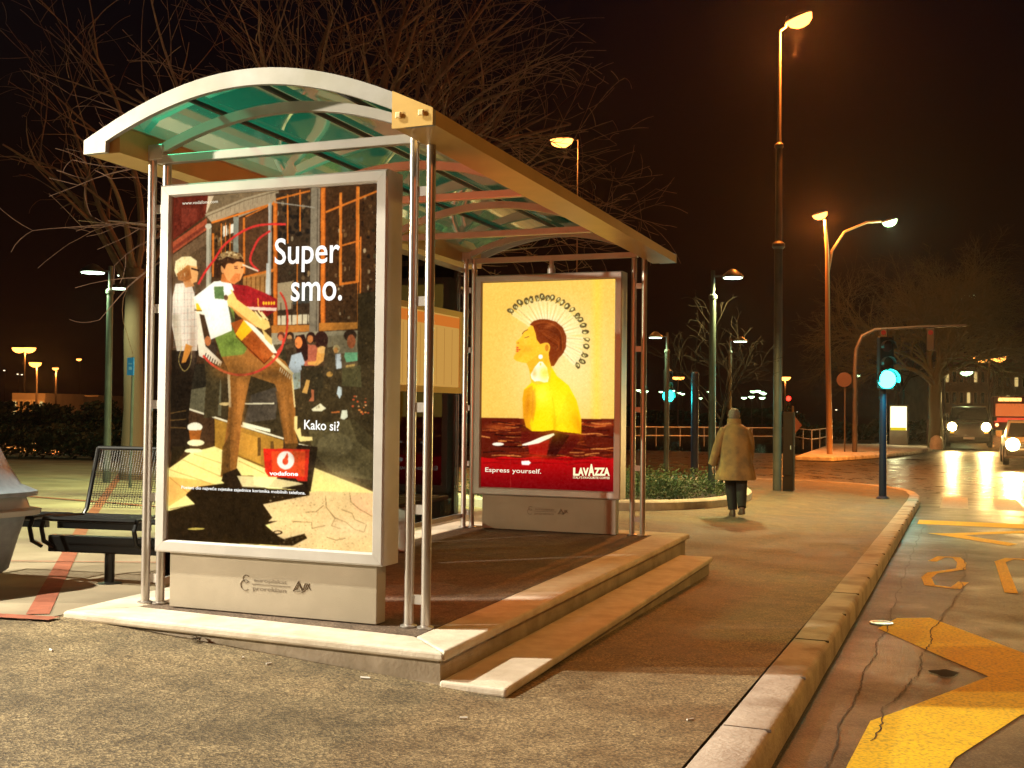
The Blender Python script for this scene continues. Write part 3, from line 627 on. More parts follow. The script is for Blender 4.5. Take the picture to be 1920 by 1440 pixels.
pc.poly(c6([(520, 200), (640, 180), (690, 330), (690, 520), (600, 560), (540, 430)]), (44, 26, 20)); pc.ell(*c6([(565, 290)])[0], 7, 11, (232, 134, 66))
pc.poly(c6([(470, 460), (600, 420), (650, 560), (590, 680), (590, 900), (500, 920), (430, 620)]), (172, 186, 196), 1, 6); pc.poly(c6([(500, 700), (590, 690), (580, 900), (500, 910)]), (150, 164, 150))
pc.poly(c6([(600, 600), (900, 610), (900, 900), (780, 1100), (640, 900)]), (52, 44, 28)); pc.poly(c6([(670, 790), (720, 800), (680, 980), (610, 960), (640, 890)]), (206, 158, 80)); pc.poly(c6([(735, 920), (775, 930), (770, 1080), (700, 1080), (740, 1020)]), (170, 96, 60))
pc.poly(c6([(740, 1190), (860, 1110), (890, 1140), (940, 1180), (880, 1215), (760, 1215)]), (232, 228, 190)); pc.poly(c6([(1000, 1230), (1120, 1215), (1120, 1240), (1010, 1245)]), (204, 110, 50)); pc.poly(c6([(1150, 1210), (1220, 1205), (1230, 1300), (1180, 1335), (1130, 1320)]), (214, 220, 196))
pc.poly(c6([(920, 370), (1050, 340), (1080, 700), (1000, 800), (900, 720)]), (70, 58, 38)); pc.ell(*c6([(985, 720)])[0], 6, 5, (186, 140, 66))
fig(1075, 390, 44, (214, 150, 80), (196, 176, 120), (150, 160, 166), [(1060, 450), (1130, 440), (1150, 620), (1090, 650), (1065, 600)]); pc.poly(c6([(1080, 450), (1135, 450), (1145, 640), (1075, 650)]), (206, 222, 232))
pc.ell(*c6([(1260, 200)])[0], 12, 11, (44, 30, 22)); pc.ell(*c6([(1275, 280)])[0], 8, 13, (176, 92, 54)); pc.poly(c6([(1190, 430), (1360, 430), (1360, 540), (1210, 560), (1180, 480)]), (112, 190, 140), 1, 8); pc.poly(c6([(1200, 600), (1330, 580), (1310, 650), (1200, 640)]), (186, 150, 80))
pc.poly(c6([(1150, 640), (1400, 600), (1420, 900), (1150, 880)]), (80, 76, 46), .8); pc.poly(c6([(1100, 880), (1150, 900), (1150, 1000), (1120, 1050), (1080, 980)]), (190, 206, 210))
for k in range(16): pc.ell(*c6([(random.uniform(1290, 1540), random.uniform(1020, 1260))])[0], random.uniform(.8, 2.8), random.uniform(.8, 2.2), random.choice([(230, 130, 60), (190, 80, 40), (240, 180, 120)]))
for k in range(140): pc.ell(*c6([(random.uniform(250, 1600), random.uniform(250, 1350))])[0], random.uniform(.6, 2.4), random.uniform(.6, 3), random.choice([(110, 96, 60), (36, 28, 18), (86, 70, 40), (140, 110, 66)]), .4)
# sunlit boards and broken ground
pc.poly(c2([(100, 560), (230, 470), (350, 440), (470, 490), (620, 560), (870, 555), (1100, 650), (1225, 705), (1225, 1045), (100, 960)]), (253, 233, 150), 1, 4)
pc.poly(c2([(600, 760), (900, 690), (1225, 705), (1225, 1045), (700, 1000)]), (226, 196, 146), .9, 7); pc.poly(c2([(105, 600), (260, 620), (380, 650), (200, 700), (105, 760)]), (240, 176, 84), .7)
pc.poly(c2([(1080, 720), (1225, 700), (1225, 840), (1120, 800)]), (244, 196, 150), .8)
for a, c in (((105, 560), (330, 640)), ((105, 600), (210, 690)), ((180, 510), (420, 620)), ((240, 480), (470, 560)), ((480, 520), (620, 590))): pc.line(c2([a, c]), .9, (170, 120, 60))
pc.line(c2([(210, 236), (460, 320), (720, 402)]), 3.4, (246, 238, 205)); pc.poly(c2([(350, 290), (720, 412), (720, 450), (615, 560), (350, 440)]), (166, 122, 44)); pc.poly(c2([(480, 360), (600, 400), (600, 540), (480, 480)]), (196, 146, 54))
for x, y in ((590, 400), (660, 420)): pc.line(c2([(x, y), (x, y+90)]), 6, (90, 66, 28))
pc.poly(c2([(500, 310), (650, 350), (650, 368), (500, 330)]), (250, 246, 210)); pc.line(c2([(350, 300), (350, 440)]), 1.4, (60, 44, 26)); pc.line(c2([(470, 490), (610, 550)]), 1.6, (90, 66, 30))
pc.line(c2([(380, 212), (670, 212)]), 2.6, (246, 238, 200)); pc.ell(*c2([(410, 212)])[0], 12, 3, (206, 180, 120))
pc.poly(c2([(100, 785), (245, 750), (195, 700), (235, 660), (400, 640), (425, 615), (500, 640), (640, 672), (862, 688), (862, 712), (610, 757), (660, 830), (640, 850), (692, 848), (622, 870), (690, 930), (722, 948), (835, 920), (850, 946), (770, 986), (100, 945)]), (36, 25, 12), 1, 3)
pc.ell(*c2([(690, 912)])[0], 9, 4, (36, 25, 12)); pc.ell(*c2([(690, 911)])[0], 6, 2, (226, 196, 146)); pc.ell(*c2([(250, 884)])[0], 16, 2, (190, 170, 80))
pc.line(c2([(110, 775), (240, 752)]), 1.6, (120, 100, 70))
for pts in ([(945, 720), (950, 780), (1000, 840), (1060, 860), (1110, 900), (1160, 920), (1175, 880)], [(1040, 790), (1090, 810), (1110, 850), (1160, 870)], [(770, 850), (870, 860), (880, 890), (950, 880)], [(1080, 700), (1085, 750), (1130, 790), (1200, 830)], [(960, 940), (1010, 960), (1060, 950)], [(940, 770), (900, 800), (840, 800)], [(1000, 840), (980, 880), (1030, 900)]): pc.line(c2([(x+random.uniform(-4, 4), y+random.uniform(-4, 4)) for x, y in pts]), 1.1, (112, 84, 50))
for k in range(420):
    x, y = random.uniform(640, 1215), random.uniform(700, 1030)
    pc.ell(*c2([(x, y)])[0], random.uniform(.5, 2.2), random.uniform(.4, 1.4), random.choice([(150, 118, 76), (246, 222, 176), (190, 156, 106), (110, 84, 52)]), .45)
# left player
pc.poly(c7([(70, 620), (225, 620), (185, 800), (165, 1000), (170, 1190), (60, 1200)]), (34, 25, 16)); pc.poly(c7([(250, 620), (350, 700), (330, 1000), (250, 1010), (265, 800)]), (62, 52, 32)); pc.poly(c7([(255, 540), (300, 540), (330, 620), (300, 700), (250, 650)]), (60, 46, 34)); pc.ell(*c7([(275, 570)])[0], 6, 9, (190, 110, 60))
pc.poly(c7([(195, 400), (225, 400), (262, 600), (355, 690), (345, 715), (225, 655)]), (238, 228, 204))
for k in range(7): pc.line(c7([(265+k*13, 640+k*10), (258+k*13, 662+k*10)]), 1.5, (30, 24, 20))
pc.poly(c7([(95, 245), (180, 240), (200, 300), (205, 420), (220, 500), (215, 625), (100, 625), (72, 480), (78, 320)]), (222, 212, 196), 1, 6)
for k in range(9): pc.line(c7([(78, 300+k*38), (212, 296+k*38)]), .8, (190, 120, 110), .6); 
for k in range(7): pc.line(c7([(88+k*19, 255), (84+k*19, 620)]), .8, (120, 130, 130), .55)
pc.poly(c7([(72, 420), (120, 420), (130, 620), (95, 620)]), (176, 160, 130), .5)
pc.poly(c7([(135, 230), (190, 230), (200, 260), (150, 268)]), (196, 136, 80)); pc.ell(*c7([(158, 170)])[0], 16, 22, (190, 122, 62)); pc.poly(c7([(180, 130), (215, 140), (222, 190), (215, 235), (185, 245), (170, 200)]), (228, 170, 104))
pc.poly(c7([(88, 170), (95, 118), (130, 95), (180, 92), (215, 118), (212, 150), (160, 140), (135, 165), (130, 210), (100, 205)]), (240, 226, 176)); pc.poly(c7([(100, 190), (140, 160), (175, 150), (185, 215), (150, 235), (110, 225)]), (158, 96, 44)); pc.line(c7([(185, 160), (225, 172)]), 3, (40, 26, 20))
pc.poly(c7([(150, 585), (190, 600), (150, 690), (125, 695)]), (206, 134, 52)); pc.curve(c7([(130, 600), (110, 680), (140, 740), (175, 700), (185, 600)]), 1, (196, 170, 90))
for k in range(3): pc.line(c7([(62, 980+k*40), (150, 965+k*50)]), 1.5, (110, 80, 40))
pc.ell(*c7([(200, 1060)])[0], 14, 8.5, (250, 246, 222)); pc.poly(c7([(165, 1078), (238, 1078), (225, 1145), (175, 1145)]), (150, 82, 30)); pc.ell(*c7([(205, 1150)])[0], 16, 6, (240, 226, 180)); pc.ell(*c7([(190, 1195)])[0], 17, 4, (250, 236, 180)); pc.poly(c7([(70, 1170), (160, 1170), (110, 1240), (60, 1290)]), (40, 30, 16))
# red hoop, behind the player
red_ = (214, 52, 46)
pc.curve(c1([(915, 436), (800, 436), (700, 452), (600, 500), (500, 580), (440, 670), (380, 750), (335, 830)]), 4, red_); pc.curve(c1([(810, 482), (740, 530), (700, 600), (680, 660), (690, 700), (735, 745)]), 4, red_); pc.curve(c1([(880, 890), (912, 950), (928, 1050), (922, 1150), (900, 1230), (850, 1300)]), 3.6, (200, 60, 44))
# main player: trousers, shirt, case, arm, guitar, head
tr = (152, 96, 40)
pc.poly(c7([(350, 655), (500, 600), (640, 640), (712, 690), (665, 822), (520, 772), (395, 745)]), (166, 108, 48))
pc.poly(c7([(395, 735), (520, 770), (490, 900), (468, 1010), (448, 1200), (432, 1345), (345, 1345), (362, 1200), (388, 1010), (400, 850)]), tr, 1, 5); pc.poly(c7([(355, 1180), (400, 1100), (400, 1340), (348, 1340)]), (92, 62, 26), .8); pc.poly(c7([(440, 780), (515, 775), (485, 900), (465, 1000), (440, 1000)]), (182, 118, 52), .6)
pc.poly(c7([(560, 760), (660, 690), (712, 685), (757, 760), (772, 940), (776, 1100), (792, 1175), (716, 1180), (700, 1050), (682, 900), (658, 822)]), tr, 1, 5); pc.poly(c7([(660, 860), (700, 860), (730, 1150), (710, 1150)]), (120, 76, 32), .7)
pc.poly(c7([(360, 1330), (440, 1300), (470, 1350), (520, 1420), (420, 1420), (350, 1370)]), (40, 28, 16)); pc.poly(c7([(710, 1160), (790, 1160), (800, 1185), (720, 1195)]), (86, 58, 24))
pc.poly(c7([(768, 1005), (785, 1005), (785, 1080), (802, 1070), (808, 1120), (870, 1125), (872, 1145), (800, 1150), (765, 1075)]), (240, 216, 140)); pc.poly(c7([(790, 1160), (895, 1185), (895, 1195), (800, 1180)]), (245, 235, 200))
pc.poly(c7([(385, 760), (400, 760), (408, 950), (395, 950)]), (226, 206, 160), .8)
pc.poly(c7([(195, 320), (300, 300), (390, 312), (262, 425), (208, 412)]), (250, 240, 222)); pc.poly(c7([(208, 358), (258, 355), (262, 400), (212, 402)]), (240, 188, 30)); pc.line(c7([(200, 395), (262, 402)]), 1.5, (70, 40, 20))
pc.poly(c7([(415, 250), (500, 258), (600, 300), (668, 335), (668, 400), (560, 400), (430, 385)]), (150, 30, 32)); pc.poly(c7([(410, 372), (668, 385), (664, 402), (560, 398), (420, 390)]), (240, 210, 190)); pc.line(c7([(560, 330), (562, 375)]), 2, (240, 160, 50))
for k in range(5): pc.ell(*c7([(592+k*15, 358)])[0], 2, 3.4, (250, 190, 40))
pc.poly(c7([(560, 400), (660, 402), (600, 440)]), (120, 24, 24))
pc.poly(c7([(305, 245), (400, 250), (420, 330), (430, 480), (500, 610), (480, 645), (352, 662), (318, 560), (290, 400)]), (106, 128, 54), 1, 5); pc.poly(c7([(325, 545), (420, 520), (480, 600), (470, 650), (352, 662)]), (128, 152, 60), .7)
pc.poly(c7([(200, 320), (310, 235), (400, 225), (425, 285), (370, 300), (395, 335), (412, 512), (292, 562), (255, 420)]), (255, 252, 240)); pc.poly(c7([(310, 262), (365, 262), (370, 335), (315, 330)]), (84, 112, 62)); pc.poly(c7([(385, 345), (430, 460), (415, 515), (400, 420)]), (70, 72, 40))
pc.poly(c7([(405, 470), (475, 445), (560, 510), (660, 640), (640, 665), (592, 700), (520, 640), (436, 540)]), (164, 78, 28), 1, 5); pc.poly(c7([(480, 450), (530, 508), (465, 572), (432, 532)]), (246, 190, 32)); pc.line(c7([(436, 545), (595, 702), (660, 642)]), 2, (90, 40, 16))
pc.poly(c7([(475, 450), (520, 470), (640, 585), (670, 642), (645, 642), (560, 545)]), (250, 246, 226)); pc.line(c7([(645, 658), (755, 762)]), 6, (236, 216, 158)); pc.line(c7([(752, 755), (770, 950)]), 2.6, (232, 206, 140))
for k in range(6): pc.line(c7([(690+k*11, 725+k*9), (684+k*11, 745+k*9)]), 1.5, (250, 240, 200))
pc.poly(c7([(372, 285), (412, 280), (440, 335), (560, 425), (622, 462), (630, 495), (596, 512), (545, 488), (470, 430), (390, 370)]), (246, 202, 116)); pc.poly(c7([(395, 365), (470, 425), (545, 485), (560, 500), (450, 430)]), (206, 140, 66)); pc.poly(c7([(362, 282), (400, 272), (412, 300), (380, 320)]), (230, 236, 236)); pc.ell(*c7([(378, 325)])[0], 4, 5, (90, 60, 40))
for a in ((545, 405), (562, 400), (580, 408)): pc.line(c7([a, (a[0]+35, a[1]+45)]), 3, (250, 226, 160))
pc.poly(c7([(580, 500), (640, 560), (640, 600), (600, 560)]), (220, 190, 110))
pc.curve(c7([(250, 655), (300, 705), (380, 750), (470, 765), (560, 745), (640, 692), (690, 625), (708, 560)]), 4.2, (222, 66, 50))
pc.ell(*c7([(362, 160)])[0], 4, 9, (214, 150, 90)); pc.poly(c7([(355, 190), (420, 190), (430, 250), (350, 235)]), (190, 110, 50)); pc.poly(c7([(375, 140), (440, 110), (478, 130), (480, 180), (462, 225), (425, 250), (385, 225), (365, 185)]), (234, 160, 92)); pc.poly(c7([(430, 190), (462, 190), (455, 228), (425, 248), (400, 230)]), (196, 110, 50), .7)
pc.poly(c7([(310, 205), (312, 130), (345, 80), (400, 62), (465, 80), (482, 125), (440, 122), (420, 135), (385, 128), (372, 165), (350, 140), (345, 215), (320, 218)]), (58, 36, 22)); pc.poly(c7([(325, 105), (355, 72), (405, 60), (460, 76), (480, 105), (440, 108), (385, 92), (345, 115)]), (190, 158, 100), .7); 
for kq in range(70):
    x, y = random.uniform(318, 478), random.uniform(66, 140)
    if (x-398)**2/6500+(y-118)**2/2900 < 1 and not (x > 400 and y > 118): pc.ell(*c7([(x, y)])[0], random.uniform(1, 2.6), random.uniform(.8, 2), random.choice([(58, 36, 22), (90, 58, 32), (236, 214, 160), (206, 170, 110)] if y < 100 else [(58, 36, 22), (40, 24, 16), (120, 80, 44)]), .85)
for kq in range(40):
    x, y = random.uniform(92, 214), random.uniform(92, 200)
    if (x-152)**2/3600+(y-150)**2/3400 < 1 and x < 180: pc.line(c7([(x, y), (x+random.uniform(-8, 8), y+random.uniform(8, 22))]), .8, random.choice([(206, 170, 100), (250, 240, 200), (150, 96, 44), (180, 130, 70)]), .7)
pc.ell(*c7([(436, 160)])[0], 3.4, 1.3, (70, 40, 26)); pc.ell(*c7([(470, 155)])[0], 2, 1.3, (70, 40, 26)); pc.line(c7([(425, 150), (448, 148)]), 1.2, (60, 34, 20))
pc.line(c7([(475, 140), (560, 175)]), 3, (240, 220, 190))
# speaker box with the red sign
pc.poly(c2([(800, 435), (905, 450), (905, 462), (868, 690), (840, 690), (640, 660), (700, 600)]), (36, 26, 16)); pc.poly(c2([(490, 600), (560, 600), (560, 660), (490, 660)]), (90, 60, 34)); pc.poly(c2([(470, 600), (640, 610), (800, 640), (830, 650), (700, 672), (500, 660)]), (250, 236, 176), .85)
pc.poly(c2([(612, 455), (862, 462), (850, 636), (800, 634), (790, 620), (640, 606), (622, 580)]), (214, 40, 24)); pc.poly(c2([(655, 470), (840, 470), (835, 610), (660, 600)]), (232, 84, 34), .8)
pc.ell(*c2([(733, 520)])[0], 16.2, 17.2, (255, 253, 246)); pc.ell(*c2([(731, 526)])[0], 5.6, 6.6, (222, 70, 34)); pc.poly(c2([(722, 514), (742, 478), (748, 500), (742, 522)]), (222, 70, 34))
# film grain and print tone
for (x, y, rx_, ry_, c, a_, ro) in ((418, 690, 22, 16, (210, 140, 60), .45, 0), (440, 690, 30, 14, (96, 60, 24), .5, 20), (452, 760, 7, 60, (200, 132, 58), .5, 4), (432, 790, 5, 80, (84, 54, 24), .55, 3), (533, 760, 8, 45, (196, 130, 60), .45, -10), (545, 800, 5, 60, (84, 54, 22), .5, -8), (437, 640, 14, 10, (70, 90, 34), .5, 0), (445, 655, 10, 8, (150, 176, 74), .5, 0), (340, 590, 7, 50, (255, 248, 235), .5, 0), (362, 640, 6, 40, (150, 120, 96), .5, 0),
        (480, 640, 16, 10, (120, 52, 18), .5, 45), (495, 660, 14, 6, (210, 116, 50), .5, 45), (600, 850, 60, 10, (30, 24, 12), .4, 0), (650, 640, 40, 60, (40, 32, 18), .35, 0), (520, 700, 60, 12, (40, 32, 20), .35, 0), (660, 990, 60, 18, (250, 226, 190), .35, 0), (640, 900, 50, 20, (252, 226, 160), .4, 20)): pc.blob(x, y, rx_, ry_, c, a_, ro)
pc.soften(2)
fine = pc.smooth_noise(150, 222); mid = pc.smooth_noise(60, 90); dkm = np.clip((150-pc.img.mean(2))/110, 0, 1)
pc.img *= (1+(.02+.07*dkm)*fine+(.015+.06*dkm)*mid+.05*pc.smooth_noise(9, 14))[..., None]
pc.img += (pc.smooth_noise(200, 300)*2.5)[..., None]
pc.img = 255*(np.clip(pc.img, 0, 255)/255)**.94; pc.bleed(9, .12); pc.img *= np.array([1.04, 1.0, .93])
po = pc.mesh('poster', NP, (px0-.004, py0, pz0+.004), (1.193, 0, 0), (0, 0, -1.758), print_mat('poster_print', 1.12))
bw = MB()
nglass.build('glass', 'pglass', po)
def ptxt(s_, Lb, Rb, topy, m, Y=py0, P=po, bold=0.0, name='lettering'):
    a = on_y(*Lb, Y); c = on_y(*Rb, Y); t_ = on_y(Lb[0], topy, Y); ux = (c-a)
    return text_mesh(P, name, s_, a, ux, (0, 0, 1), ux.length, t_.z-a.z, m, lift=.003, bold=bold)
q = lambda x, y: (280+x*.27778, 300+y*.27778); q2 = lambda x, y: (280+x*.34713, 680+y*.34713)
ptxt('Super', q(848, 702), q(1287, 690), 300+530*.27778, wht, bold=.01)
ptxt('smo.', q(957, 950), q(1302, 944), 300+765*.27778, wht, bold=.01)
ptxt('Kako si?', q2(838, 358), q2(1028, 368), 680+308*.34713, wht, bold=.012)
ptxt('www.vodafone.com', q(225, 303), q(465, 290), 300+281*.27778, crm)
ptxt('Postani dio najveće svjetske zajednice korisnika mobilnih telefona.', q2(175, 680), q2(845, 712), 680+664*.34713, wht, bold=.012)
ptxt('vodafone', q2(650, 607), q2(805, 611), 680+586*.34713, wht, bold=.03)
a = on_y(475, 1091, py0)
maker_mark(nbase, a.x, py0+.0045, a.z, 1.0, inkm)

# far panel ---------------------------------------------------------
fx0, fy0, fz0 = -3.8439, 9.0899, CZ+1.0746
FP, fbase, fglass = panel((-3.25, fy0, ZP), 'far lit advert panel showing a woman with swept hair before a yellow ground', fx0, fz0, emit('rear_poster_cream', (1, .7, .45), 1.5))
quad = [(903.5, 531), (1155, 525), (1153.5, 921), (901.5, 912)]
pc = Pic(quad, 220, 326)
c8 = lambda L: [(880+x*.29167, 500+y*.29167) for x, y in L]
cx_, cy_ = c8([(600, 640)])[0]; rr = np.hypot((pc.X-cx_)*1.05, (pc.Y-cy_)*.85)
k = (1-np.exp(-(rr/95)**2.6))[..., None]; pc.img[:] = np.array([255, 255, 236])*(1-k)+np.array([240, 208, 122])*k
kk = np.clip(1-np.abs(pc.X-(880+820*.29167))/14, 0, 1)[..., None]*.6; pc.img[:] = pc.img*(1-kk)+np.array([255, 240, 80])*kk
kk = np.clip((530-pc.Y)/-26+1, 0, 1)[..., None]*.5; pc.img[:] = pc.img*(1-kk)+np.array([226, 170, 50])*kk
# feathers
tips = [(260, 290), (290, 258), (325, 238), (362, 222), (398, 212), (432, 204), (466, 202), (500, 204), (535, 208), (568, 222), (600, 240), (632, 262), (662, 286), (692, 318), (716, 348), (734, 385), (748, 420), (754, 475), (750, 520), (744, 570), (726, 610), (698, 640)]
ctr = (500, 450)
for i, (x, y) in enumerate(tips):
    dx, dy = x-ctr[0], y-ctr[1]; l = math.hypot(dx, dy); ux_, uy_ = dx/l, dy/l; an = math.degrees(math.atan2(uy_, ux_))
    pc.poly(c8([(ctr[0]+ux_*90-uy_*14, ctr[1]+uy_*90+ux_*14), (x-uy_*16-ux_*20, y+ux_*16-uy_*20), (x+uy_*16-ux_*20, y-ux_*16-uy_*20), (ctr[0]+ux_*90+uy_*14, ctr[1]+uy_*90-ux_*14)]), (255, 254, 232), .3)
    pc.line(c8([(ctr[0]+ux_*100, ctr[1]+uy_*100), (x-ux_*30, y-uy_*30)]), .55, (140, 120, 70) if i % 2 else (206, 190, 130))
    jx, jy = random.uniform(-5, 5), random.uniform(-5, 5); pc.ell(*c8([(x+jx, y+jy)])[0], 6.2+random.uniform(-1.2, 1), 4.2+random.uniform(-1, .8), (74, 62, 34), .95, an+random.uniform(-25, 25)); pc.ell(*c8([(x+jx*1.6-ux_*2, y+jy*1.6-uy_*2)])[0], 3.6, 2.3, (238, 220, 140), 1, an)
    pc.line(c8([(x-ux_*22+uy_*10, y-uy_*22-ux_*10), (x+ux_*14-uy_*12, y+uy_*14+ux_*12)]), 1.3, (70, 58, 32))
# dark sea with warm waves and the red foot
pc.poly(c8([(60, 968), (500, 978), (960, 978), (960, 1440), (60, 1440)]), (92, 24, 10))
def wave(y, x0, x1, amp, ph, wd, c, a): pc.line(c8([(x, y+amp*math.sin(x/55+ph)+amp*.5*math.sin(x/23+2*ph)) for x in np.arange(x0, x1+1, 18)]), wd, c, a)
for kq in range(95):
    y = random.uniform(985, 1215); x = random.uniform(60, 900); wave(y, x, x+random.uniform(50, 190), 5, random.random()*6, random.uniform(.8, 2.8), random.choice([(196, 84, 30), (226, 120, 50), (48, 12, 8), (34, 8, 6), (150, 46, 18), (240, 150, 70)]), .75)
pc.poly(c8([(340, 1060), (560, 1050), (740, 1080), (700, 1130), (640, 1200), (400, 1210), (330, 1120)]), (96, 14, 10), .75); pc.poly(c8([(550, 1060), (650, 1080), (560, 1215), (500, 1215)]), (40, 6, 6), .75); pc.poly(c8([(380, 1140), (520, 1110), (500, 1210), (390, 1200)]), (190, 26, 16), .7)
yy = np.clip((pc.Y-(500+1215*.29167))/60, 0, 1); rd = np.stack([196-84*yy, 12-6*yy, 14-4*yy], -1); m = pc.Y > 500+1222*.29167+1.5*np.sin(pc.X/9)
pc.img[m] = rd[m]
for kq in range(22): wave(random.uniform(1222, 1262), random.uniform(60, 800), random.uniform(300, 940), 4, random.random()*6, 1.6, (110, 8, 8), .4)
# woman
body = [(455, 700), (400, 745), (352, 790), (342, 850), (350, 960), (368, 1030), (405, 1055), (470, 1058), (545, 1048), (600, 1060), (722, 1072), (724, 985), (692, 860), (640, 765), (565, 705), (527, 645), (510, 600)]
pc.poly(c8(body), (252, 212, 16)); pc.poly(c8([(352, 792), (405, 762), (420, 830), (412, 930), (392, 1005), (404, 1052), (366, 1030), (348, 960), (342, 850)]), (226, 160, 24), .9); pc.poly(c8([(405, 800), (425, 780), (430, 900), (412, 1000), (400, 960)]), (196, 120, 24), .5); pc.poly(c8([(640, 800), (692, 860), (722, 985), (720, 1070), (640, 1060), (600, 1000), (560, 1030), (548, 1046)]), (240, 186, 14), .55)
pc.blob(1017, 741, 16, 20, (255, 244, 90), .6); pc.blob(1052, 762, 22, 30, (255, 232, 50), .5); pc.line(c8([(560, 960), (552, 1045)]), 1.6, (226, 160, 16), .7)
face = [(410, 370), (385, 388), (366, 408), (350, 420), (338, 445), (318, 468), (298, 484), (300, 496), (310, 502), (296, 520), (302, 530), (296, 545), (304, 556), (286, 574), (284, 592), (300, 606), (332, 616), (368, 622), (384, 660), (398, 742), (440, 760), (520, 740), (530, 640), (520, 560), (505, 500), (450, 470)]
pc.poly(c8(face), (248, 190, 48)); pc.poly(c8([(300, 486), (345, 470), (370, 520), (350, 570), (300, 600), (284, 592), (296, 545)]), (230, 156, 34), .3); pc.poly(c8([(368, 622), (450, 560), (500, 560), (505, 640), (400, 700), (384, 660)]), (230, 156, 30), .4)
pc.line(c8([(354, 460), (382, 452)]), 1.5, (90, 50, 24)); pc.curve(c8([(338, 436), (352, 418), (375, 408)]), 1.3, (100, 54, 24)); pc.curve(c8([(300, 532), (318, 536), (326, 534)]), 1.5, (190, 60, 40)); pc.ell(*c8([(308, 522)])[0], 2.5, 1.4, (206, 80, 50)); pc.ell(*c8([(308, 545)])[0], 2.3, 1.5, (206, 80, 50)); pc.ell(*c8([(312, 492)])[0], 1.5, .9, (150, 80, 30))
hair = [(386, 376), (412, 352), (450, 342), (500, 342), (556, 358), (600, 395), (624, 450), (622, 520), (604, 560), (575, 592), (545, 640), (526, 640), (512, 590), (512, 520), (492, 490), (455, 500), (432, 470), (425, 430), (408, 385)]
pc.poly(c8(hair), (128, 52, 18)); 
for kq in range(9): pc.curve(c8([(420+kq*8, 372+kq*10), (500+kq*4, 362+kq*16), (585-kq*2, 420+kq*12), (600-kq*6, 540)]), 1.3, random.choice([(176, 84, 30), (92, 34, 12), (150, 66, 24)]), .7)
pc.ell(*c8([(497, 525)])[0], 6.5, 10, (246, 190, 52)); pc.ell(*c8([(498, 524)])[0], 3.6, 6.5, (206, 130, 34)); pc.ell(*c8([(458, 581)])[0], 4.2, 4.2, (255, 255, 240))
pc.poly(c8([(450, 612), (470, 612), (500, 650), (513, 715), (505, 742), (482, 745), (450, 736), (420, 738), (400, 720), (394, 695), (418, 650)]), (255, 254, 242)); pc.ell(*c8([(458, 628)])[0], 1.8, 3, (230, 200, 110))
pc.ell(*c8([(186, 1138)])[0], 11, 3, (255, 246, 220)); pc.poly(c8([(340, 1140), (400, 1120), (470, 1090), (545, 1068), (552, 1078), (520, 1100), (450, 1132), (380, 1145), (345, 1147)]), (255, 246, 220)); pc.poly(c8([(338, 1246), (385, 1243), (400, 1256), (385, 1272), (340, 1270)]), (255, 250, 236))
pc.line(c8([(268, 1210), (268, 1430)]), .8, (160, 40, 30))
for (x, y, rx_, ry_, c, a_, ro) in ((990, 760, 5, 22, (190, 110, 20), .5, 5), (1000, 770, 4, 30, (214, 140, 20), .4, 8), (1040, 790, 4, 20, (226, 160, 10), .45, -8), (1018, 735, 10, 12, (255, 240, 60), .5, 0), (1078, 790, 7, 20, (220, 150, 10), .45, -15), (990, 655, 8, 6, (206, 130, 30), .4, 0), (985, 640, 7, 9, (250, 200, 70), .5, 0), (1002, 700, 5, 10, (206, 130, 20), .5, 0), (1040, 625, 10, 12, (90, 34, 12), .4, 0), (1030, 612, 10, 4, (206, 110, 50), .5, -20), (1060, 835, 30, 8, (60, 10, 8), .5, 0), (930, 800, 20, 5, (226, 110, 40), .5, 0), (1130, 795, 22, 5, (226, 120, 50), .5, 0), (1010, 855, 24, 6, (226, 60, 20), .5, 0)): pc.blob(x, y, rx_, ry_, c, a_, ro)
pc.blob(1022, 700, 14, 16, (250, 200, 30), .7); pc.blob(1040, 800, 30, 26, (252, 208, 20), .25); pc.blob(986, 770, 5, 30, (206, 130, 20), .4, 6); pc.blob(1086, 796, 4, 22, (206, 130, 10), .5, -10); pc.line([(1036, 745), (1041, 775), (1039, 806)], 1.2, (226, 170, 10), .6)
pc.soften(3); pc.img += (pc.smooth_noise(110, 160)*4)[..., None]; pc.bleed(9, .1)
po2 = pc.mesh('poster', FP, (fx0-.004, fy0, fz0+.004), (1.193, 0, 0), (0, 0, -1.758), print_mat('poster_print_far', 1.22))
fglass.build('glass', 'pglass', po2)
q8 = lambda x, y: (880+x*.29167, 500+y*.29167)
ptxt('Espress', q8(103, 1318), q8(258, 1323), 500+1290*.29167, crm, fy0, po2, .01); ptxt('yourself.', q8(276, 1324), q8(462, 1330), 500+1296*.29167, crm, fy0, po2, .01)
ptxt('L', q8(668, 1340), q8(702, 1341), 500+1294*.29167, ylw, fy0, po2, .05); ptxt('A', q8(699, 1340), q8(736, 1341), 500+1294*.29167, ylw, fy0, po2, .05); ptxt('V', q8(730, 1340), q8(768, 1341), 500+1294*.29167, ylw, fy0, po2, .05)
ptxt('A', q8(764, 1340), q8(806, 1341), 500+1272*.29167, ylw, fy0, po2, .05); ptxt('ZZA', q8(803, 1340), q8(903, 1341), 500+1294*.29167, ylw, fy0, po2, .05)
ptxt("ITALY'S FAVOURITE COFFEE", q8(668, 1362), q8(903, 1365), 500+1348*.29167, ylw, fy0, po2, .01)
a = on_y(1003, 956, fy0)
maker_mark(fbase, a.x, fy0+.0045, a.z, .9, inkm)

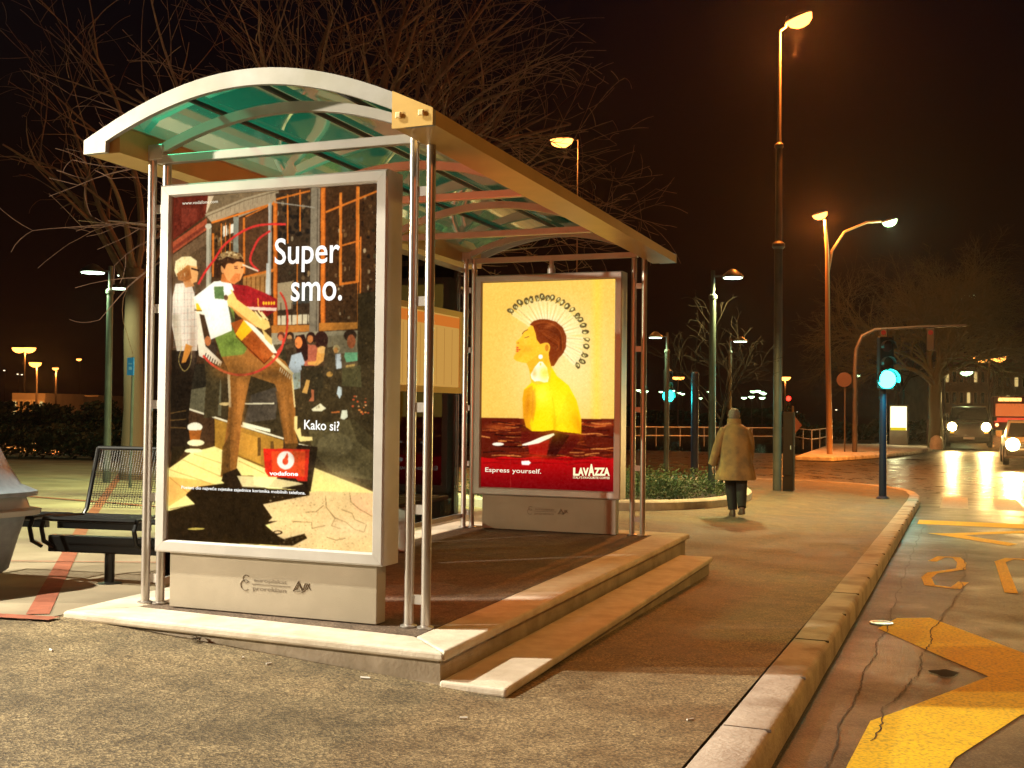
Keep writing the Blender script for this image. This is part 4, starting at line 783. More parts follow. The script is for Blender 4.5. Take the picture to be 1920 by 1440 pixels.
# ------------------------------------------------------------------ lamps
NA, HG, WW, RD = (1, .33, .06), (.72, 1, .5), (1, .93, .74), (1, .22, .07)
def em(name, c, s, sample=False):
    m = emit(name, c, s)
    if not sample:
        try: m.cycles.emission_sampling = 'NONE'
        except Exception: pass
    return m
M_na = em('sodium_lens', (1, .36, .07), 6); M_hg = em('mercury_lens', (.75, 1, .72), 9); M_hgf = em('far_mercury_lens', (.6, 1, .5), 7); M_naf = em('far_sodium_lens', (1, .36, .06), 6)
def Dof(P): return (Vector(P)-C0).dot(fwd)
def street_head(parent, c, r, ml, tilt, a=0, name='lamp_head'):
    """oval luminaire: metal shell above, glowing bowl below"""
    X = Vector((math.cos(a), math.sin(a), 0)); T = Vector((0, 0, 1))*math.cos(tilt) - X*math.sin(tilt)
    h = MB(); h.lathe(c, [(r*.98, 0), (r, r*.04), (r*.8, r*.14), (r*.35, r*.2), (.01, r*.21)], 18, ax=T, sq=(1, .62) if abs(T.z) < .99 else (1, .7)); hd = h.build(name, 'mast', parent, smooth=True)
    b = MB(); b.lathe(Vector(c)-T*r*.02, [(.01, -r*.62), (r*.45, -r*.55), (r*.8, -r*.32), (r*.95, 0)], 18, ax=T, sq=(1, .62) if abs(T.z) < .99 else (1, .7)); b.build('lens', ml, hd, smooth=True)
# A: tall sodium mast
bA = on_ground(1457, 920); D = Dof(bA)
mA = thing('street_lamp', bA, 'tall thick stepped mast with an orange lamp, beside the dark cabinet on the pavement', 'street lamp')
zz = lambda y: height(1457, y, D)
b = MB(); x, y = bA.x, bA.y
b.tube([(x, y, bA.z), (x, y, zz(458))], [.082, .078], 20); b.lathe((x, y, zz(466)), [(.08, 0), (.12, .04), (.12, .1), (.07, .15)], 20); b.tube([(x, y, zz(455)), (x, y, zz(272))], [.066, .058], 18); b.lathe((x, y, zz(276)), [(.06, 0), (.085, .03), (.085, .08), (.045, .12)], 18)
tp = Vector((x+.0, y+.0, zz(52))); b.tube([(x, y, zz(268)), tp], [.042, .026], 14); b.build('mast', 'mast', mA, smooth=True)
hA = at(1498, 33, D); MB().tube([tp, tp+Vector((.1, .03, .08)), hA-Vector((.2, .05, -.03))], .03, 10).build('arm', 'mast', mA, smooth=True)
street_head(mA, hA, .31, M_na, .45, .4); lamp(mA, hA-Vector((0, 0, .3)), 3000, (1, .24, .03), .15)
# B: far double lamp
bB = on_ground(1556, 852); D = Dof(bB)
mB = thing('street_lamp', bB, 'far twin armed lamp, one orange and one greenish head, right of the tall mast', 'street lamp')
b = MB(); b.tube([bB, at(1552, 640, D), at(1551, 470, D), at(1547, 412, D)], [.11, .09, .07, .05], 12); b.tube([at(1551.5, 520, D), at(1560, 470, D), at(1583, 435, D), at(1625, 417, D), at(1652, 415, D)], .045, 8); b.build('mast', mat('rust_mast', (.4, .25, .15), .5, .2), mB, smooth=True)
for (px, py, m, c) in ((1537, 401, M_na, NA), (1668, 414, M_hgf, HG)):
    h = at(px, py, D); street_head(mB, h, .33, m, .3, .4); lamp(mB, h-Vector((0, 0, .25)), 5000 if c is NA else 700, (1, .24, .03) if c is NA else c, .15)
# modern plaza lamps: slim post, flat disc head on a short side arm
def plaza_lamp(base, top, hx, r, label, power, m=M_hg, light=HG, group='slim plaza lamps with flat heads', cone=165):
    t = thing('plaza_lamp', base, label, 'street lamp', group)
    b = MB(); b.tube([base, (base.x, base.y, top.z-.3)], [.062, .05], 14); b.tube([(base.x, base.y, top.z-.32), (base.x, base.y, top.z+.12)], [.034, .034], 12); b.lathe((base.x, base.y, top.z-.36), [(.05, 0), (.07, .02), (.07, .07), (.04, .1)], 14); b.build('mast', 'post', t, smooth=True)
    h = Vector((hx.x, hx.y, top.z)); MB().bar((base.x, base.y, top.z+.03), h+Vector((0, 0, .03)), .03, .03).build('arm', 'post', t)
    b = MB(); b.lathe(h, [(r, 0), (r*1.05, .012), (r*.9, .05), (r*.4, .12), (.02, .14)], 22); hd = b.build('lamp_head', 'post', t, smooth=True)
    b = MB(); b.lathe(h-Vector((0, 0, .022)), [(.01, 0), (r*.9, .008), (r*.92, .02)], 22); b.build('lens', m, hd, smooth=True)
    if power: lamp(t, h-Vector((0, 0, .1)), power, light, .12, cone)
    return t
bC = on_ground(1334, 930); D = Dof(bC); plaza_lamp(bC, at(1334, 520, D), at(1374, 520, D), .165, 'slim dark plaza lamp standing in the planter, nearest behind the walking person', 800, light=(1, .95, .38))
bE = on_ground(1249, 893); D = Dof(bE); plaza_lamp(bE, at(1249, 633, D), at(1229, 633, D), .155, 'slim plaza lamp seen just right of the far advert panel', 90)
bD = foot(1368, 33); plaza_lamp(bD, at(1368, 640, 33), at(1388, 640, 33), .2, 'slim plaza lamp farther off, behind the small bare tree', 60)
bF = on_ground(200, 905); D = Dof(bF); plaza_lamp(bF, at(201, 511, D), at(174, 511, D), .2, 'slim plaza lamp on the left, head pointing left', 300)
bG = foot(243, 25); plaza_lamp(bG, at(243, 541, 25), at(222, 541, 25), .2, 'slim plaza lamp on the left, lower head behind the first one', 120)
bG = foot(262, 36); plaza_lamp(bG, at(262, 517, 36), at(233, 516, 36), .22, 'slim plaza lamp on the left farthest of the three', 90)
# sodium lamp over the roof and other far road lamps
def road_lamp(px, py, D, w_, label, m, c, power, dx=0, group='far road lamps', double=0, vis=.05):
    base = foot(px+dx, D); t = thing('street_lamp', base, label, 'street lamp', group)
    top = at(px+dx, py-3, D); MB().tube([base, (base.x, base.y, top.z)], [vis*1.4, vis*.7], 8).build('mast', 'mast', t, smooth=True)
    for s_ in ((-1, 1) if double else (1,)):
        h = at(px + (s_*double), py, D)
        MB().tube([(base.x, base.y, top.z-.02), h+Vector((0, 0, .05))], vis*.5, 6).build('arm', 'mast', t)
        street_head(t, h, w_, m, 0)
        if power: lamp(t, h-Vector((0, 0, .3)), power, c, .2)
    return t
road_lamp(1053, 262, 30, .33, 'orange lamp glowing above the shelter roof edge beside the branch tips', M_na, NA, 500, dx=26, vis=.02)
road_lamp(45, 652, 75, .55, 'twin orange lamp at far left, the taller one', M_naf, NA, 900, double=9, vis=.06)
road_lamp(66, 680, 62, .4, 'single orange lamp at far left above the hedge', M_naf, NA, 900, dx=2)
road_lamp(148, 673, 110, .3, 'tiny orange lamp far left near the tree', M_naf, NA, 0)
road_lamp(1271, 707, 90, .35, 'far twin orange lamp over the harbour seen left of the walking person', M_naf, NA, 0, double=5)
road_lamp(1472, 707, 80, .42, 'single orange lamp far off just right of the tall mast', M_naf, NA, 300)
road_lamp(1855, 669, 95, .75, 'far twin orange road lamp above the bus', M_naf, NA, 5000, double=15, vis=.09)
road_lamp(1779, 685, 120, .3, 'small reddish lamp far right of the big tree', em('dim_red_lens', (1, .15, .05), 2), NA, 0)
road_lamp(1812, 553, 60, .5, 'greenish white lamp high above the big roadside tree', M_hgf, (.8, 1, .4), 260, dx=-44)
road_lamp(1812, 697, 70, .4, 'greenish lamp lower down above the approaching van', M_hgf, (.8, 1, .4), 120, dx=-42)
road_lamp(1740, 642, 60, .18, 'small green tinted lamp seen through the big tree', M_hgf, HG, 0)
for i, (px, py) in enumerate([(1197, 731), (1204, 735), (1212, 733), (1262, 732), (1273, 736), (1280, 738), (1328, 734), (1313, 746), (1239, 734), (1395, 745), (1409, 743), (1412, 733), (1421, 732), (1428, 735), (1432, 737), (1429, 745), (1608, 703)]):
    road_lamp(px, py, 118+3*(i % 5), .34 if i > 8 else .24, 'small green harbour light across the water', M_hgf, HG, 0, group='green harbour lights', vis=.04)
for i, (px, py) in enumerate([(1254, 771), (1434, 772), (1477, 764), (1496, 772), (1568, 768), (8, 694), (33, 701), (41, 702), (168, 750)]):
    road_lamp(px, py, 125, .13, 'tiny pale light in the dark distance', em('tiny_lens', (1, .85, .55), 3), WW, 0, group='tiny distant lights', vis=.03)
# lamps that stand outside the picture and light the near scene
def side_lamp(base, h, label, power, c, m, reach=(.6, 0), r=.14, cone=158, aim=(0, 0, -1)):
    base = Vector((base[0], base[1], gz(*base) if base[0] < -.8 else gz(*base)-.12)); t = thing('street_lamp', base, label, 'street lamp')
    MB().tube([base, base+Vector((0, 0, h))], [.08, .045], 14).build('mast', 'mast', t, smooth=True)
    p = base+Vector((reach[0], reach[1], h+.12)); MB().tube([base+Vector((0, 0, h-.02)), base+Vector((reach[0]*.5, reach[1]*.5, h+.12)), p], .03, 8).build('arm', 'mast', t, smooth=True)
    street_head(t, p, .26, m, 0); lamp(t, p-Vector((0, 0, .28)), power, c, r, cone, aim); return t
side_lamp((-8.0, 3.0), 6.1, 'white lamp left of the shelter, outside the picture', 4300, (1, .93, .74), M_hg, (.6, .1), r=.1)
side_lamp((-11.6, .2), 2.95, 'warm white floodlight far left of the camera', 5600, (1, .88, .66), M_hg, (.5, .3), r=.1, cone=66, aim=(.9, .44, -.42))
side_lamp((4.6, -3.5), 6.0, 'deep orange lamp behind and right of the camera', 650, (1, .24, .06), M_na, (-.6, .3), r=.2, cone=None)
side_lamp((5.5, 10.0), 7.2, 'orange lamp across the road, outside the picture', 1050, (1, .52, .11), M_na, (-1.2, 0), r=.2)
side_lamp((7.5, 33.0), 8.0, 'orange lamp farther along the road, outside the picture', 26000, (1, .3, .03), M_na, (-1.2, 0), r=.2, cone=110, aim=(-.35, .1, -1))
side_lamp((-8.4, 12.9), 4.6, 'greenish lamp on the plaza hidden behind the shelter', 2600, (.85, 1, .38), M_hg, (.5, .1), r=.1)

# ------------------------------------------------------------------ bare trees
def tree(name, base, label, bough, trunk_r, mats='bark', group=None, seed=1, dens=1.0):
    """bough: list of (start offset, direction, length, radius); grows limbs, branches and twigs"""
    rs = random.Random(seed); t = thing(name, base, label, 'tree', group); b = MB(); T = MB()
    def grow(mb, p, d, L, r, lv, droop):
        n = max(4, int(L/ (.22 if lv < 2 else .16))); pts = [p.copy()]; rad = [r]; st = L/n; kids = []
        bend = Vector((rs.uniform(-1, 1), rs.uniform(-1, 1), rs.uniform(-.3, .8)))*.06
        for i in range(n):
            if i % 4 == 0: bend = Vector((rs.uniform(-1, 1), rs.uniform(-1, 1), rs.uniform(-.6, .8)))*(.09+.03*lv)
            d = (d + bend + Vector((rs.uniform(-1, 1), rs.uniform(-1, 1), rs.uniform(-1, 1)))*.05 + Vector((0, 0, -droop*i/n*.12))).normalized()
            p = p + d*st; pts.append(p.copy()); rad.append(max(.0035, r*(1-.82*(i+1)/n)))
            if i >= n*.18: kids.append((p.copy(), d.copy(), rad[-1], (i+1)/n))
        mb.tube(pts, rad, 7 if lv == 0 else (5 if lv == 1 else 3), cap=False)
        if lv >= 3: return
        cnt = int([9, 6, 3.5][lv]*dens*min(1.6, L/[2.6, 1.4, .7][lv])+.5)
        for k in range(cnt):
            q, dd, rr_, f = kids[min(len(kids)-1, int(rs.uniform(.0, 1)*len(kids)))]
            ax = dd.cross(Vector((rs.uniform(-1, 1), rs.uniform(-1, 1), rs.uniform(-1, 1)))).normalized(); an = R(rs.uniform(22, 58))
            nd = (Matrix.Rotation(an, 3, ax) @ dd); nd.z += .06; nd.normalize()
            grow(mb, q, nd, L*rs.uniform(.42, .8)*(1.15-.5*f), rr_*.72, lv+1, droop)
    z0 = bough[0][0]
    pts = [Vector(base)+Vector(o) for o in ((0, 0, -.05), (.03, .0, z0*.35), (-.03, .02, z0*.7), (0, 0, z0+.1))]
    T.tube(pts, [trunk_r*1.25, trunk_r, trunk_r*.92, trunk_r*.85], 14)
    T.build('trunk', mats, t, smooth=True)
    for (h, d, L, r) in bough: grow(b, Vector(base)+Vector((0, 0, h)), Vector(d).normalized(), L, r, 0, .6)
    b.build('crown', mats, t, smooth=True)
    return t
def fan(h, n, lo, hi, L, r, seed, az=None):
    rs = random.Random(seed); o = []
    for i in range(n):
        a = 2*math.pi*(i+rs.uniform(-.3, .3))/n; e = R(rs.uniform(lo, hi)); o.append((h+rs.uniform(-.25, .3), (math.cos(a)*math.cos(e), math.sin(a)*math.cos(e), math.sin(e)), L*rs.uniform(.8, 1.15), r*rs.uniform(.7, 1.1)))
    return o
b2 = foot(668, 14.2)
tree('bare_tree', b2, 'big leafless tree rising behind the shelter roof with a fan of branches', fan(2.35, 13, 44, 82, 3.7, .085, 3)+fan(2.4, 8, 30, 46, 2.7, .065, 9), .2, seed=11, dens=.58)
b1 = on_ground(246, 900)
tree('bare_tree', b1, 'leafless tree with the dark trunk at left behind the bench', fan(3.4, 6, 48, 78, 3.7, .075, 5), .17, seed=23, dens=.45, mats=mat('dull_bark', (.13, .075, .05), .9))
bt_ = foot(1352, 19.5)
tree('small_bare_tree', bt_, 'small twiggy leafless tree in the planter behind the walking person', fan(1.35, 8, 35, 75, 1.25, .013, 8), .028, seed=5, dens=1.1, mats=mat('dark_twig', (.014, .009, .006), .95, spec=.1))
b3 = foot(1754, 54)
tree('large_tree', b3, 'large roadside tree with thick trunk at right lit green by the lamp above', fan(3.0, 11, 48, 82, 4.6, .13, 15), .3, seed=31, dens=1.2, mats=mat('green_lit_bark', (.09, .085, .03), .9))  # dim greenish lamplight is put into the bark colour
b4 = foot(1690, 75)
tree('large_tree', b4, 'dark tree behind the lit totem', fan(2.6, 8, 45, 80, 4.2, .1, 17), .25, seed=37, dens=.9, mats='dark')

# ------------------------------------------------------------------ planter with low shrubs
pc_ = Vector((-5.25, 17.6)); pt = thing('planter', (pc_.x, pc_.y, gz(*pc_)), 'oval planter with a pale stone rim on the pavement beyond the shelter', 'planter')
rim = []; inn = []
for k in range(48):
    a = 2*math.pi*k/48; dx, dy = math.cos(a), math.sin(a); px_, py_ = pc_.x+2.15*dx, pc_.y+4.5*dy*(1 if dy > 0 else .96); z = gz(px_, py_); o = Vector((dx*1.4, dy, 0)).normalized()
    rim.append([(px_, py_, z-.05), (px_, py_, z+.1), (px_-o.x*.03, py_-o.y*.03, z+.125), (px_-o.x*.2, py_-o.y*.2, z+.125), (px_-o.x*.22, py_-o.y*.22, z-.05)]); inn.append((px_-o.x*.21, py_-o.y*.21, z+.07))
rim.append(rim[0]); MB().loft(rim, cap=False).build('rim', 'stone', pt, smooth=True)
MB().add(inn, [tuple(range(48))]).build('soil', mat('dark_soil', (.03, .022, .014), .95), pt)
def leaves(n, pos, size, mb, rs):
    for k in range(n):
        c = pos(rs); d = Vector((rs.gauss(0, 1), rs.gauss(0, 1), rs.gauss(.4, 1))).normalized(); x = d.orthogonal().normalized()*size*rs.uniform(.5, 1); y = d.cross(x).normalized()*size*rs.uniform(.25, .5)
        mb.add([c-x, c+y, c+x, c-y], [(0, 1, 2, 3)])
rs = random.Random(4); clumps = []
for k in range(150):
    a = rs.uniform(0, 6.28); q_ = math.sqrt(rs.random()); clumps.append((pc_.x+1.8*q_*math.cos(a), pc_.y+4.1*q_*math.sin(a), rs.uniform(.05, .24)))
lm = MB()
def lp(rs):
    c = rs.choice(clumps); a = rs.gauss(0, .13); return Vector((c[0]+a, c[1]+rs.gauss(0, .14), gz(c[0], c[1])+.08+abs(rs.gauss(c[2]*.6, .09))))
leaves(17000, lp, .028, lm, rs)
tag(lm.build('shrub_bed', 'shrub'), 'low green shrubs filling the oval planter', 'shrubs', kind='stuff')

# ------------------------------------------------------------------ mesh bench at left
bb = on_ground(205, 1095); an = R(9); U = Vector((math.cos(an), math.sin(an), 0)); V = Vector((-U.y, U.x, 0)); Zv = Vector((0, 0, 1))
bn = thing('mesh_bench', bb, 'black wire mesh bench on a beam left of the shelter, its right half high backed', 'bench')
def bp(u, v, z): return bb + U*u + V*v + Zv*z
for u in (0, 1.15):
    b = MB(); b.tube([bp(u, 0, 0), bp(u, 0, .27)], .03, 14); b.lathe(bp(u, 0, 0), [(.075, 0), (.075, .008), (.035, .014)], 14); b.build('leg', 'black', bn, smooth=True)
b = MB(); b.bar(bp(-.4, 0, .235), bp(1.2, 0, .235), .07, .1); b.build('beam', 'black', bn, bevel=.008)
def meshpanel(o, a, c, na, nc, r=.0018):
    b = MB()
    for i in range(na+1): b.tube([o+a*(i/na), o+a*(i/na)+c], r, 3, cap=False)
    for j in range(nc+1): b.tube([o+c*(j/nc), o+c*(j/nc)+a], r, 3, cap=False)
    return b
for (u0, u1, back) in ((-1.0, -.44, False), (-.36, .25, True), (.32, .93, True)):
    s0 = bp(u0, -.14, .40); meshpanel(s0, U*(u1-u0), V*.42+Zv*-.02, 34, 26).build('seat', 'black', bn)
    fr = MB()
    for u in (u0, u1):
        pts = [bp(u, -.04, .22), bp(u, -.13, .26), bp(u, -.155, .34), bp(u, -.13, .395), bp(u, .0, .40), bp(u, .27, .38)]
        if back: pts += [bp(u, .31, .42), bp(u, .43, .80)]
        else: pts += [bp(u, .3, .36)]
        fr.tube(pts, .014, 8)
    fr.tube([bp(u0, -.14, .395), bp(u1, -.14, .395)], .014, 8); fr.tube([bp(u0, .28, .38), bp(u1, .28, .38)], .014, 8); fr.bar(bp(u0, .02, .35), bp(u1, .02, .35), .04, .05)
    if back: fr.tube([bp(u0, .43, .8), bp(u1, .43, .8)], .014, 8)
    fr.build('seat_frame', 'black', bn, smooth=True)
    if back: meshpanel(bp(u0, .31, .43), U*(u1-u0), V*.115+Zv*.36, 34, 26).build('backrest', 'black', bn)

# ------------------------------------------------------------------ grey waste container, cut by the left edge
wc = Vector((-5.73, 4.86, 0)); wc.z = gz(wc.x, wc.y)
wt = thing('waste_container', wc, 'grey blue plastic waste container with domed lid, cut off by the left edge', 'waste container')
def rrect(hx, hy, z, r=.2, a=R(-8), n=5):
    P = []
    for (sx_, sy_, a0) in ((1, 1, 0), (-1, 1, 90), (-1, -1, 180), (1, -1, 270)):
        for k in range(n+1):
            t = R(a0+90*k/n); x = sx_*(hx-r)+r*math.cos(t); y = sy_*(hy-r)+r*math.sin(t); P.append(wc+Vector((x*math.cos(a)-y*math.sin(a), x*math.sin(a)+y*math.cos(a), z)))
    return P
MB().loft([rrect(.53, .38, .07, .14), rrect(.58, .42, .11, .16), rrect(.63, .45, .28, .18), rrect(.66, .48, .42, .18)]).build('body', 'bin', wt, smooth=True)
MB().loft([rrect(.66, .48, .42, .18), rrect(.72, .54, .425, .2), rrect(.725, .545, .455, .2), rrect(.68, .5, .465, .2), rrect(.665, .485, .53, .2)]).build('rim', 'binlip', wt, smooth=True)
MB().loft([rrect(.67, .49, .532, .2), rrect(.715, .535, .535, .22), rrect(.715, .535, .56, .22), rrect(.65, .47, .60, .22), rrect(.60, .43, .70, .22), rrect(.54, .38, .85, .22), rrect(.42, .3, .95, .2), rrect(.2, .15, .99, .1)]).build('lid', 'bin', wt, smooth=True)
for sx_, sy_ in ((.33, -.2), (.33, .2), (-.33, -.2), (-.33, .2)):
    b = MB(); c = wc+Vector((sx_, sy_, .055)); b.lathe(c-Vector((0, .02, 0)), [(.02, 0), (.055, .004), (.055, .036), (.02, .04)], 14, ax=(0, 1, 0)); b.box(c+Vector((0, 0, .03)), (.03, .055, .07)); b.build('castor', 'black', wt, smooth=True)

# ------------------------------------------------------------------ traffic signals, poles, signs
def signal(base, top, hx, hz, s_, lit, label, pole='blue', pr=.07, glow=None):
    """three-lens signal on a pole; lit: 0 red 1 amber 2 green"""
    t = thing('traffic_signal', base, label, 'traffic light')
    b = MB(); b.tube([base, (base.x, base.y, top)], [pr, pr*.85], 14); b.lathe(base, [(pr*1.7, 0), (pr*1.7, .015), (pr*1.05, .05)], 14); b.build('mast', pole, t, smooth=True)
    fd = Vector((fwd.x, fwd.y, 0)).normalized()*-1; sd = Vector((fd.y, -fd.x, 0)); c = Vector((hx.x, hx.y, hz))+fd*.12
    b = MB(); b.box(c+Zv*.3*s_, (.26*s_, .18*s_, .96*s_), ax=(sd, fd, Zv)); hs = b.build('housing', 'black', t, bevel=.02)
    cols = ((.9, .02, .01), (.9, .4, .02), (.02, .95, .8))
    for k in range(3):
        z = (.6, .3, 0)[k]*s_; on = k == lit; r = (.165 if on else .1)*s_  # lit lens drawn oversize, standing in for its glare
        m = em('signal_lens_lit', cols[k], 9 if not glow else glow) if on else mat('signal_lens', tuple(v*.05 for v in cols[k]), .3)
        b = MB(); b.lathe(c+Zv*z+fd*.09*s_, [(r, 0), (r*.8, .02), (.01, .035)], 18, ax=fd); b.build('lens', m, hs, smooth=True)
        v = MB(); ring = []
        for q_ in range(13):
            a = math.pi*(-.1+1.2*q_/12); o = sd*math.cos(a)*r*1.12+Zv*math.sin(a)*r*1.12; p = c+Zv*z+o; ring.append([p+fd*.09*s_, p+fd*.27*s_])
        v.grid(ring); v.build('visor', 'black', hs)
    if lit == 2: lamp(t, c+fd*.3, 110*s_, (.03, 1, .85), .1)
    return t
P = on_ground(1655, 935); D = Dof(P); h = at(1656, 712, D); signal(P, h.z+.1, h, h.z, 1.0, 2, 'traffic light showing bright green on a blue pole at the kerb corner', glow=30)
P = foot(1250, 27); h = at(1251, 743, 27); signal(P, h.z, h, h.z, .8, 2, 'small traffic light showing green right of the far advert panel', pr=.04)
P = foot(1486, 40); h = at(1476, 758, 40); signal(P, h.z-.05, h, h.z-.1, .5, 0, 'traffic light showing red, half behind the tall mast', pole='mast', pr=.05)
P = on_ground(1302, 894); t = thing('blue_post', P, 'plain blue post between the planter and the side road', 'post'); D = Dof(P)
b = MB(); b.tube([P, (P.x, P.y, height(1302, 700, D))], .085, 14); b.lathe((P.x, P.y, height(1302, 700, D)), [(.085, 0), (.07, .03), (.02, .045)], 14); b.build('mast', 'blue', t, smooth=True); b = MB(); b.lathe(P, [(.15, 0), (.15, .02), (.09, .06)], 14); b.build('foot_plate', 'mast', t)
# gantry with round sign
P = foot(1603, 44); D = 44; t = thing('signal_gantry', P, 'thin grey cantilever pole bending over the road, with signals hung from it', 'gantry')
b = MB(); b.tube([P, at(1603, 690, D), at(1605, 655, D), at(1616, 630, D), at(1640, 618, D), at(1720, 613, D), at(1812, 610, D)], [.1, .08, .07, .06, .055, .05, .045], 10); b.build('mast', 'mast', t, smooth=True)
for px in (1657, 1745):
    c = at(px, 636, D); b = MB(); b.box(c, (.3, .2, .85)); b.build('signal_box', 'black', t, bevel=.03)
    b = MB(); b.lathe(c+Vector((0, -.11, .25)), [(.09, 0), (.07, .02), (.01, .03)], 12, ax=(0, -1, 0)); b.build('lens', em('dim_red', (.7, .05, .02), .25), t)
sg = thing('round_sign', foot(1583, 43.8), 'round road sign seen from behind, left of the gantry pole', 'road sign'); c = at(1583, 712, 43.8)
b = MB(); b.lathe(c, [(.28, 0), (.28, .02)], 24, ax=(0, -1, 0)); b.build('disc', mat('sign_back', (.1, .05, .035), .7), sg, smooth=True); f_ = foot(1584, 43.8); MB().tube([f_, (f_.x, f_.y+.03, c.z+.2)], .03, 8).build('mast', 'mast', sg)
# cabinet and diamond sign next to the mast
P = bA+Vector((.2, .09, 0)); cb = thing('utility_cabinet', P, 'tall narrow brown cabinet standing against the foot of the tall mast', 'cabinet')
D = Dof(P); hh = height(1475, 772, D)-P.z
b = MB(); b.box(P+Vector((0, 0, hh/2)), (.2, .2, hh)); b.build('body', mat('brown_cabinet', (.04, .018, .01), .9, c2=(.03, .013, .008), scale=6, spec=.1), cb, bevel=.012)
b = MB(); b.box(P+Vector((0, -.107, hh*.55)), (.15, .012, hh*.7)); b.build('door', mat('brown_door', (.035, .016, .01), .8, spec=.1), cb, bevel=.004)
b = MB(); b.box(P+Vector((.05, -.12, hh*.55)), (.015, .016, .07)); b.build('handle', 'alu', cb)
f_ = foot(1488, 24); ds = thing('diamond_sign', f_, 'orange diamond shaped plate on a thin post right of the cabinet', 'road sign'); c = at(1489, 797, 24)
b = MB(); k = .2; b.prism([c+Vector((0, 0, k)), c+Vector((k*.8, 0, 0)), c+Vector((0, 0, -k)), c+Vector((-k*.8, 0, 0))], (0, .01, 0)); b.build('plate', mat('orange_plate', (.3, .1, .05), .6), ds); MB().tube([f_, (f_.x, f_.y+.03, c.z+.2)], .022, 8).build('mast', 'mast', ds)
# blue notice plate on a post at left
f_ = foot(246, 17.5); bs = thing('blue_sign', f_, 'small blue plate on a dark post before the left tree trunk', 'sign'); c = at(245, 687, 17.5)
b = MB(); b.box(c, (.12, .02, .27)); b.build('plate', mat('blue_plate', (.02, .16, .5), .4), bs); MB().tube([f_, (f_.x, f_.y+.03, c.z+.15)], .022, 8).build('mast', 'post', bs)
b = MB(); b.box(c+Vector((0, -.0115, .04)), (.07, .002, .02)); b.box(c+Vector((0, -.0115, -.03)), (.06, .002, .05)); b.build('symbol', mat('pale_blue', (.12, .3, .6), .5), bs)
# lit totem
f_ = foot(1688, 56); tm = thing('lit_totem', f_, 'brightly lit yellow white advertising totem on the far side of the crossing', 'advertising totem')
a_ = at(1670, 762, 56); c_ = at(1699, 807, 56); b = MB(); b.prism([(a_.x, a_.y, c_.z), (c_.x, c_.y, c_.z), (c_.x, c_.y, a_.z), (a_.x, a_.y, a_.z)], (.02, .06, 0)); b.build('lit_face', em('totem_face', (1, .95, .45), 3.2), tm)
b = MB(); b.prism([(a_.x-.06, a_.y+.065, f_.z), (c_.x+.06, c_.y+.065, f_.z), (c_.x+.06, c_.y+.065, a_.z+.08), (a_.x-.06, a_.y+.065, a_.z+.08)], (.05, .18, 0)); b.build('housing', 'mast', tm, bevel=.02)
b = MB(); b.prism([(a_.x, a_.y-.002, c_.z), (c_.x, c_.y-.002, c_.z), (c_.x, c_.y-.002, c_.z+.14), (a_.x, a_.y-.002, c_.z+.14)], (0, .003, 0)); b.build('foot_strip', em('totem_strip', (.8, .6, .02), 1), tm)
lamp(tm, (a_+c_)/2+Vector((0, -.6, 0)), 60, (1, .95, .5), .3)

# railing along the quay
rl = thing('railing', (-7, 44, gz(-7, 44)), 'pale tubular railing along the water, curving round beside the tall mast', 'railing')
pts = [on_ground(px, 838-(1550-px)*.004) for px in (1185, 1230, 1275, 1320, 1365, 1410, 1455, 1490)] + [on_ground(px, py) for px, py in ((1506, 842), (1522, 845), (1537, 842), (1549, 838))]
H_ = .8
for z_ in (H_, H_*.55): MB().tube([p+Zv*z_ for p in pts], .024, 6).build('rail', 'alu', rl, smooth=True)
for p in pts: MB().tube([p, p+Zv*H_], .02, 6).build('post', 'alu', rl)

# ------------------------------------------------------------------ the walking person
pb = on_ground(1380, 968); D = Dof(pb); Hs = (height(1383, 767, D)-pb.z)/1.60      # scale of a 1.60 m figure
pe = thing('person', pb, 'person seen from behind walking away, long beige coat with the collar up, dark trousers', 'person')
fw = Vector((fwd.x, fwd.y, 0)).normalized(); rg = Vector((fw.y, -fw.x, 0))
def J(r, f, u): return pb + (rg*r + fw*f)*Hs + Zv*(u*Hs)
def skin(name, joints, edges, m, parent, rootv=0, sub=2):
    me = bpy.data.meshes.new(name); o0 = Vector(ORG[parent.name]); me.from_pydata([tuple(J(*j[:3])-o0) for j in joints], edges, []); me.materials.append(MT[m])
    o = bpy.data.objects.new(name, me); col.objects.link(o); o.parent = parent; ORG[o.name] = ORG[parent.name]
    s_ = o.modifiers.new('skin', 'SKIN'); sv = me.skin_vertices[0].data if me.skin_vertices else None
    if sv is None:
        bpy.context.view_layer.objects.active = o; sv = me.skin_vertices[0].data
    for v, j in zip(sv, joints): v.radius = (j[3]*Hs, (j[4] if len(j) > 4 else j[3])*Hs)
    sv[rootv].use_root = True; s_.use_smooth_shade = True
    u = o.modifiers.new('subdivision', 'SUBSURF'); u.levels = sub; u.render_levels = sub; return o
#            right,fwd,up,radius
jt = [(0, 0, .86, .13), (0, .03, 1.05, .13), (-.01, .08, 1.26, .14), (-.01, .15, 1.38, .06), (0, .2, 1.45, .07), (0, .22, 1.52, .075),
      (-.09, .0, .82, .085), (-.07, .05, .46, .058), (-.05, -.02, .09, .038), (-.05, .1, .035, .034),
      (.08, .0, .82, .085), (.06, -.04, .46, .058), (.04, -.24, .13, .038), (.04, -.15, .05, .034),
      (-.17, .08, 1.27, .06), (-.27, .04, 1.02, .045), (-.33, .06, .80, .032), (-.34, .08, .74, .03),
      (.16, .08, 1.27, .06), (.21, .1, 1.02, .045), (.2, .18, .82, .032), (.2, .2, .76, .03)]
ed = [(0, 1), (1, 2), (2, 3), (3, 4), (4, 5), (0, 6), (6, 7), (7, 8), (8, 9), (0, 10), (10, 11), (11, 12), (12, 13), (2, 14), (14, 15), (15, 16), (16, 17), (2, 18), (18, 19), (19, 20), (20, 21)]
